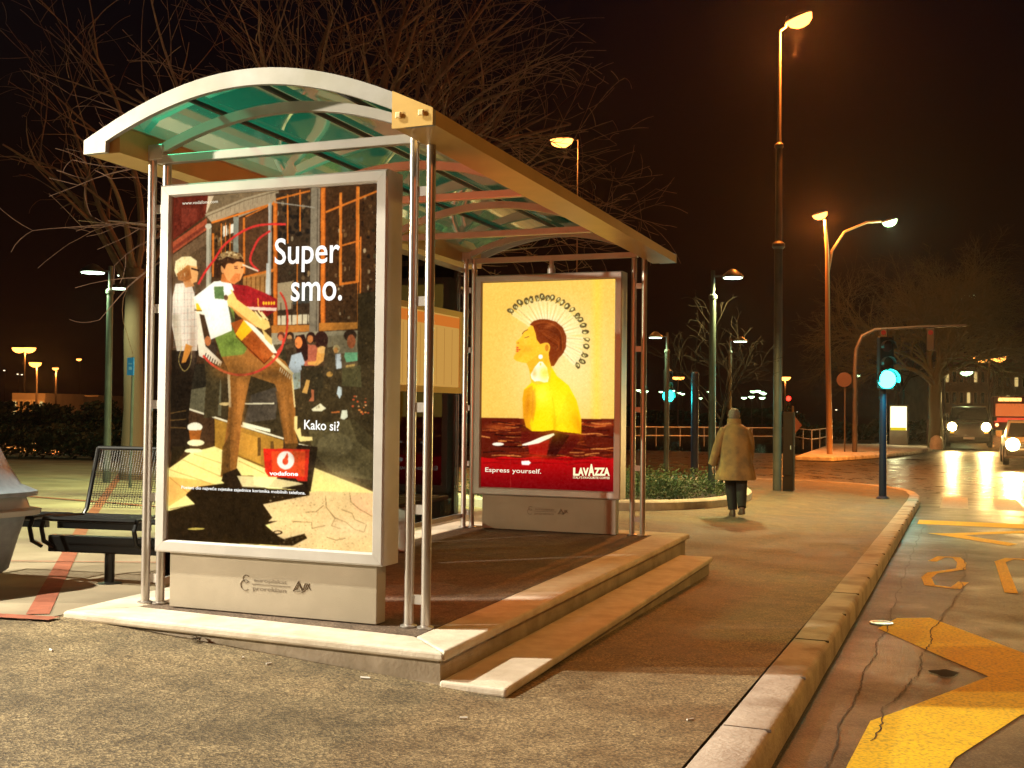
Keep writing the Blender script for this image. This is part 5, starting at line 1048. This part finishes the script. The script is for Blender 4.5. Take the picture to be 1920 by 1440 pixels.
skin('body', jt, ed, 'skin', pe)
for s_, (r0, f0, u0) in ((-1, (-.34, .08, .72)), (1, (.2, .2, .74))):
    fj = [(r0, f0, u0+.02, .02)]; fe = []
    for q_ in range(4):
        k = len(fj); o_ = (q_-1.5)*.018; ln = (.052, .06, .056, .044)[q_]
        fj += [(r0, f0+o_, u0-.035, .009), (r0+.006*-s_, f0+o_+.004, u0-.035-ln*.6, .008), (r0+.02*-s_, f0+o_+.008, u0-.035-ln, .007)]; fe += [(0, k), (k, k+1), (k+1, k+2)]
    k = len(fj); fj += [(r0-.02*s_, f0+.03, u0, .01), (r0-.03*s_, f0+.045, u0-.035, .008)]; fe += [(0, k), (k, k+1)]
    skin('hand', fj, fe, 'skin', pe, sub=1)
def ringf(c, rx, ry, n=28, fold=0, ph=0, lean=0):
    P = []
    for k in range(n):
        a = 2*math.pi*k/n; m_ = 1+fold*math.sin(7*a+ph)+fold*.6*math.sin(11*a+ph*2); P.append(J(c[0]+rx*m_*math.cos(a), c[1]+ry*m_*math.sin(a), c[2]+lean*math.sin(a)))
    return P
ct = MB()
ct.loft([ringf(c, rx, ry, fold=fo, ph=.4*i) for i, (c, rx, ry, fo) in enumerate([((-.01, -.02, .545), .285, .2, .06), ((-.01, -.02, .56), .292, .205, .06), ((-.01, 0, .7), .265, .19, .045), ((-.01, .02, .88), .235, .175, .03), ((-.01, .04, 1.05), .225, .165, .015), ((-.01, .06, 1.18), .222, .155, .01), ((-.01, .08, 1.28), .205, .135, .01), ((-.01, .1, 1.335), .165, .11, 0), ((-.01, .12, 1.37), .10, .09, 0), ((-.01, .14, 1.385), .088, .085, 0)])])
for s_, pts in ((-1, [((-.16, .08, 1.29), .078), ((-.22, .06, 1.17), .08), ((-.275, .05, 1.02), .072), ((-.32, .05, .88), .066), ((-.345, .07, .765), .064)]), (1, [((.15, .08, 1.29), .078), ((.195, .08, 1.16), .08), ((.225, .1, 1.02), .072), ((.225, .15, .89), .066), ((.215, .18, .79), .062)])):
    ct.tube([J(*p) for p, r in pts], [r*Hs for p, r in pts], 14)
ct.build('coat', 'coat', pe, smooth=True)
cl = MB(); cl.loft([ringf((-.005, .15, 1.35), .115, .1), ringf((-.005, .17, 1.40), .105, .1), ringf((-.005, .18, 1.455), .098, .098), ringf((-.005, .18, 1.45), .086, .086), ringf((-.005, .16, 1.38), .08, .08)], cap=False); cl.build('collar', 'coat', pe, smooth=True)
for s_, pts in ((-1, [((-.085, .0, .8), .11), ((-.072, .06, .5), .086), ((-.058, .04, .3), .078), ((-.05, 0, .1), .066)]), (1, [((.08, -.0, .8), .11), ((.066, -.06, .5), .084), ((.05, -.16, .3), .074), ((.04, -.24, .15), .06)])):
    MB().tube([J(*p) for p, r in pts], [r*Hs for p, r in pts], 14).build('trouser_leg', 'cloth', pe, smooth=True)
for r_, f_, u_, tl in ((-.05, 0, 0, 0), (.04, -.25, .04, .06)):
    MB().loft([ringf((r_, f_+.04, u_+.005), .042, .13, 14, lean=-tl*.3), ringf((r_, f_+.04, u_+.03), .046, .135, 14, lean=-tl*.3), ringf((r_, f_+.01, u_+.07), .04, .085, 14), ringf((r_, f_-.01, u_+.1), .036, .045, 14)]).build('shoe', mat('brown_shoe', (.12, .07, .04), .6), pe, smooth=True)
hd = MB(); c = J(0, .2, 1.515); hd.lathe(c, [(r*Hs, z*Hs) for r, z in [(.02, -.115), (.06, -.1), (.078, -.05), (.086, 0), (.082, .045), (.06, .08), (.01, .095)]], 18, sq=(1, 1)); hd.build('hair', 'hair', pe, smooth=True)
fc = MB(); c = J(0, .262, 1.495); fc.ball(c, .052*Hs, 8, (1, 1, 1.35)); fc.lathe(J(0, .312, 1.49), [(.012*Hs, 0), (.01*Hs, .012*Hs), (.003*Hs, .02*Hs)], 8, ax=fw)
for s_ in (-1, 1): fc.ball(J(.085*s_, .21, 1.495), .016*Hs, 5, (.6, 1, 1.5))
fc.build('face', 'skin', pe, smooth=True)
for s_ in (-1, 1): b = MB(); b.ball(J(.022*s_, .306, 1.51), .008*Hs, 5); b.build('eye', mat('eye_white', (.7, .68, .62), .3), pe, smooth=True)

# ------------------------------------------------------------------ vehicles
M_head = em('headlight_lens', (1, .74, .28), 200, True); M_tail = em('tail_lens', (1, .04, .02), 3); M_glassd = mat('windscreen', (.01, .012, .014), .08)
paint_d = mat('dark_van_paint', (.05, .045, .04), .3, .2); paint_s = mat('silver_car_paint', (.3, .3, .3), .3, .4)
def vehicle(name, c, label, cat, W, H, Lg, hood, hl_z, hl_x, body, pw, van=True):
    """front towards -y; c: ground point below the front centre"""
    t = thing(name, c, label, cat); cx, yy, z = c
    k = .5*W
    def sec(y, x0, z0, z1, x1): return [(cx-x0, y, z+z0), (cx-x1, y, z+z1), (cx+x1, y, z+z1), (cx+x0, y, z+z0)]
    b = MB(); b.loft([sec(yy, k*.9, .28, hood*.78, k*.86), sec(yy+.12, k*.98, .24, hood*.93, k*.93), sec(yy+.75, k, .22, hood, k*.95), sec(yy+Lg*.5, k, .22, hood+.06, k*.96), sec(yy+Lg-.1, k*.98, .24, hood+.06, k*.95), sec(yy+Lg, k*.92, .3, hood, k*.9)])
    bo = b.build('body', body, t, smooth=True, bevel=.04)
    y0 = yy+(.55 if van else 1.0); y1 = yy+(.95 if van else 1.8); y2 = yy+Lg-(.15 if van else .6)
    b = MB(); b.loft([sec(y0, k*.93, hood-.02, hood+.01, k*.93), sec(y1, k*.93, hood-.02, H, k*.74), sec((y1+y2)/2, k*.93, hood-.02, H+.04, k*.76), sec(y2, k*.92, hood-.02, H-.03, k*.74)]); b.build('cabin', body, t, smooth=True, bevel=.03)
    def onscr(s_, v): return Vector((cx+s_*k*(.86-.17*v), y0+(y1-y0)*v-.012, z+hood+.03+(H-hood-.03)*v))
    b = MB(); P = [onscr(-1, .06), onscr(1, .06), onscr(1, .9), onscr(-1, .9)]; b.prism(P, (0, .02, 0)); b.build('windscreen', M_glassd, t)
    for s_ in (-1, 1):
        hc = Vector((cx+s_*hl_x, yy+.0, z+hl_z)); b = MB(); b.lathe(hc, [(.22, -.05), (.22, .02), (.2, .04), (.02, .045)], 18, ax=(0, -1, 0)); hl = b.build('headlight', 'alu', t, smooth=True)
        b = MB(); b.lathe(hc+Vector((0, -.05, 0)), [(.2, 0), (.15, .03), (.01, .045)], 16, ax=(0, -1, 0)); b.build('lens', M_head, hl, smooth=True)  # lens disc widened to stand in for headlight glare
        if pw: lamp(t, hc+Vector((0, -.2, 0)), pw, (1, .62, .2), .08, 60, (0, -1, .0))
        for yw in (yy+.75, yy+Lg-.8):
            wh = MB(); wh.lathe((cx+s_*(k-.08), yw, z+.31), [(.2, -.1), (.31, -.09), (.32, 0), (.31, .09), (.2, .1)], 20, ax=(1, 0, 0)); w_ = wh.build('wheel', 'black', t, smooth=True)
            r_ = MB(); r_.lathe((cx+s_*(k-.08)+s_*.1, yw, z+.31), [(.19, 0), (.17, .01), (.05, .02)], 16, ax=(s_, 0, 0)); r_.build('rim', 'alu', w_, smooth=True)
        m_ = MB(); m_.box((cx+s_*(k+.12), y0+.2, z+hood+.15), (.2, .08, .2)); m_.build('mirror', body, t, bevel=.02)
        a_ = MB(); a_.box((cx+s_*hl_x, yy-.02, z+hl_z-.28), (.18, .02, .07)); a_.build('indicator', em('amber_lens', (1, .45, .05), 1.5), t)
    b = MB(); b.box((cx, yy+.02, z+.42), (W*.92, .16, .2)); b.build('bumper', 'black', t, bevel=.04)
    b = MB(); 
    for q_ in range(4): b.box((cx, yy-.012, z+hl_z-.09+q_*.055), (hl_x*1.45, .03, .022))
    b.build('grille', 'dark', t)
    b = MB(); b.box((cx, yy-.075, z+.46), (.5, .012, .11)); b.build('number_plate', mat('plate_white', (.7, .7, .68), .5), t, bevel=.004)
    return t
vp = foot(1817, 55); vehicle('van', vp, 'dark van with bright round headlights coming towards the crossing', 'van', 2.05, 1.95, 4.6, 1.25, 1.0, .76, paint_d, 1300)
b = MB(); c = at(1815, 779, 55.2); b.lathe(c, [(.16, 0), (.12, .03), (.02, .05)], 16, ax=(0, -1, 0)); 
kp = foot(1938, 36); kp = Vector((kp.x, kp.y, kp.z)); vehicle('car', kp, 'silver car at the right edge, its headlight glaring over the wet looking road', 'car', 1.7, 1.4, 4.1, .85, .68, .60, paint_s, 1300, van=False)
# bus behind
bp_ = foot(1893, 92); bt = thing('bus', bp_, 'red lit bus far off behind the van, with orange glowing windows', 'bus'); x, y, z = bp_
b = MB(); b.box((x, y+4, z+1.7), (2.5, 9, 2.7)); b.build('body', mat('red_bus_paint', (.45, .05, .02), .4), bt, bevel=.12)
b = MB(); b.box((x, y-.51, z+1.95), (2.1, .03, 1.0)); b.build('windscreen', em('bus_window', (1, .2, .04), .7), bt, bevel=.01)
b = MB(); b.box((x, y-.53, z+2.78), (1.7, .04, .28)); b.build('destination_board', em('bus_board', (1, .6, .15), 2.2), bt)
for s_ in (-1, 1):
    b = MB(); b.lathe((x+s_*.95, y-.52, z+.75), [(.13, 0), (.1, .03), (.01, .04)], 14, ax=(0, -1, 0)); b.build('headlight', em('bus_light', (1, .3, .1), 6), bt, smooth=True)
    b = MB(); b.lathe((x+s_*1.1, y+1.2, z+.45), [(.3, -.12), (.45, -.1), (.45, .1), (.3, .12)], 18, ax=(1, 0, 0)); b.build('wheel', 'black', bt, smooth=True)
b = MB(); b.box((x, y-.52, z+1.15), (2.3, .04, .35)); b.build('front_panel', em('bus_panel', (1, .08, .03), .8), bt)

# ------------------------------------------------------------------ far buildings, wall, hedges, far shore
wallm = mat('rendered_wall', (.5, .42, .33), .85, c2=(.4, .33, .26), scale=1.2)
def building(name, pxa, pxb, D, top, label, floors, cols_, roofh, litm, dep=10, m=wallm):
    a_ = foot(pxa, D); c_ = foot(pxb, D); t = thing(name, (a_+c_)/2, label, 'building'); zt = height((pxa+pxb)/2, top, D); z0 = a_.z
    d = Vector((c_.x-a_.x, c_.y-a_.y, 0)); L_ = d.length; d.normalize(); nb_ = Vector((-d.y, d.x, 0))
    b = MB(); b.prism([(a_.x, a_.y, z0), (c_.x, c_.y, z0), (c_.x, c_.y, zt), (a_.x, a_.y, zt)], nb_*dep); b.build('wall', m, t)
    if roofh:
        o = -.4; A1 = a_-d*.4-nb_*.4; C1 = c_+d*.4-nb_*.4; A2 = a_-d*.4+nb_*(dep+.4); C2 = c_+d*.4+nb_*(dep+.4); A1.z = C1.z = A2.z = C2.z = zt+.01
        h1 = (A1+A2)/2+d*2.5; h2 = (C1+C2)/2-d*2.5; h1.z = h2.z = zt+roofh
        b = MB(); b.add([A1, C1, C2, A2, h1, h2], [(0, 1, 5, 4), (1, 2, 5), (2, 3, 4, 5), (3, 0, 4), (3, 2, 1, 0)]); b.build('roof', mat('tile_roof', (.25, .09, .05), .8), t)
    H_ = (zt-z0)/floors
    for r_ in range(floors):
        for k in range(cols_):
            u = (k+.5)/cols_*L_; c = a_+d*u-nb_*.03; c.z = z0+H_*(r_+.52); ww, wh = min(1.1, L_/cols_*.42), H_*.5
            b = MB(); b.box(c, (ww+.2, .08, wh+.2), ax=(d, nb_, Zv)); wf = b.build('window', 'stone', t)
            lit = ((r_*7+k*5) % 4 == 0); b = MB(); b.box(c-nb_*.05, (ww, .03, wh), ax=(d, nb_, Zv)); b.build('pane', litm if lit else M_glassd, wf)
    return t
winlit = em('lit_window', (1, .7, .25), .7)
bg1 = building('building', 1742, 1862, 112, 688, 'pale building with rows of windows far down the road, behind the van', 3, 9, 2.0, winlit)
building('building', 1866, 1960, 135, 700, 'building at the far right edge behind the bus', 3, 6, 2, winlit)
building('building', 22, 84, 66, 737, 'low orange lit building at far left beneath the road lamps', 1, 5, 0, winlit, 6)
building('building', 92, 124, 70, 742, 'second low orange lit building at far left', 1, 3, 0, winlit, 6)
building('building', 137, 184, 78, 741, 'third low orange lit building, left of the first plaza lamp', 1, 4, 0, winlit, 6)
road_lamp(104, 690, 61, .2, 'dim orange lamp in front of the low buildings', M_naf, NA, 500)
# hedges and dark planting beyond the plaza
def hedge(pxa, pxb, D, top, label, seed, n=5000, sz=.12, dep=1.6, low=0):
    a_ = foot(pxa, D); c_ = foot(pxb, D); t = MB(); rs = random.Random(seed); zt = height((pxa+pxb)/2, top, D); z0 = a_.z+low
    def pp(rs):
        u = rs.random(); p = a_.lerp(c_, u); hh = (zt-z0)*(.82+.18*math.sin(u*23+seed)+.1*math.sin(u*61)); return Vector((p.x, p.y+rs.uniform(0, dep), z0+hh*math.sqrt(rs.random())))
    leaves(n, pp, sz, t, rs); core = MB(); 
    o = t.build('hedge', mat('hedge_leaf', (.03, .045, .018), .7), None, origin=(a_+c_)/2); return tag(o, label, 'hedge')
hedge(-120, 250, 40, 758, 'long dark clipped hedge beyond the plaza at left', 3, 9000, .14)
hedge(-60, 330, 30, 800, 'low dark planting along the back edge of the plaza', 4, 7000, .1, 2.5)
hedge(560, 1500, 118, 762, 'dark line of shrubs on the far harbour shore', 6, 9000, .5, 4)
hedge(1490, 1770, 62, 790, 'dark bushes on the far side of the crossing around the totem', 8, 5000, .2, 2)
sh_ = MB(); a_ = foot(-400, 130); c_ = foot(1640, 120); sh_.prism([(a_.x, a_.y, -2.2), (c_.x, c_.y, -2.2), (c_.x, c_.y, -.6), (a_.x, a_.y, -.6)], (0, 6, 0)); tag(sh_.build('far_shore', 'concrete'), kind='structure')
# traffic island with its kerb across the road
isl = [on_ground(px, py) for px, py in ((1490, 856), (1560, 858), (1640, 853), (1700, 848), (1748, 841), (1752, 834), (1560, 832))]
b = MB(); b.prism([(p.x, p.y, p.z-.13) for p in isl], (0, 0, .14)); o = b.build('island', 'kerb', bevel=.03); tag(o, kind='structure')
st_ = foot(1756, 52); kb = thing('kerb_stone', st_, 'pale rounded stone at the tip of the island kerb before the van', 'bollard'); b = MB(); b.lathe(st_, [(.28, 0), (.3, .25), (.24, .5), (.1, .62), (.01, .64)], 14); b.build('stone', 'stone', kb, smooth=True)
# ------------------------------------------------------------------ litter
but = mat('paper_white', (.75, .72, .66), .7)
for i, (px, py, L_, a_) in enumerate([(676, 1272, .045, .1), (586, 1237, .03, 1.2), (98, 1222, .035, 2.6), (862, 1348, .03, .3), (352, 1202, .05, .4), (455, 1236, .02, 2), (499, 1247, .025, 1), (1288, 1352, .03, .8)]):
    p = on_ground(px, py); d = Vector((math.cos(a_), math.sin(a_), 0)); n_ = ('cigarette_butt', 'leaf')[i == 4]
    b = MB()
    if i == 4:
        for k in range(9): q_ = p+Vector((random.uniform(-.04, .04), random.uniform(-.03, .03), .012)); b.add([q_, q_+Vector((.03, .01, .008)), q_+Vector((.025, .03, .002))], [(0, 1, 2)])
        o = b.build('dry_leaves', 'cloth', None, origin=p); tag(o, 'small dark clump of dry leaves against the platform front', 'leaves')
    else:
        b.tube([p+Zv*.005, p+d*L_*.7+Zv*.005, p+d*L_+Zv*.005], [.0042, .0042, .004], 8)
        o = b.build('cigarette_butt', but, None, origin=p, smooth=True); tag(o, ['white cigarette end nearest the middle of the platform front', '', 'white cigarette end far left near the brick band', 'cigarette end below the front corner of the platform', '', '', '', 'cigarette end near the kerb in the shaded pavement'][i] or 'tiny pale scrap of litter along the platform front', 'cigarette butt', 'litter on the pavement')

# ------------------------------------------------------------------ thin haze, added to give the lamps their halos
m, N, L = new_mat('halo_haze'); out = N.new('ShaderNodeOutputMaterial'); pv_ = N.new('ShaderNodeVolumePrincipled'); pv_.inputs['Density'].default_value = .00022; pv_.inputs['Color'].default_value = (.9, .9, .9, 1); pv_.inputs['Anisotropy'].default_value = .82
L.new(pv_.outputs[0], out.inputs['Volume'])
hz = MB(); hz.box((0, 60, 5.0), (1900, 1800, 18)); tag(hz.build('haze', m), kind='stuff')
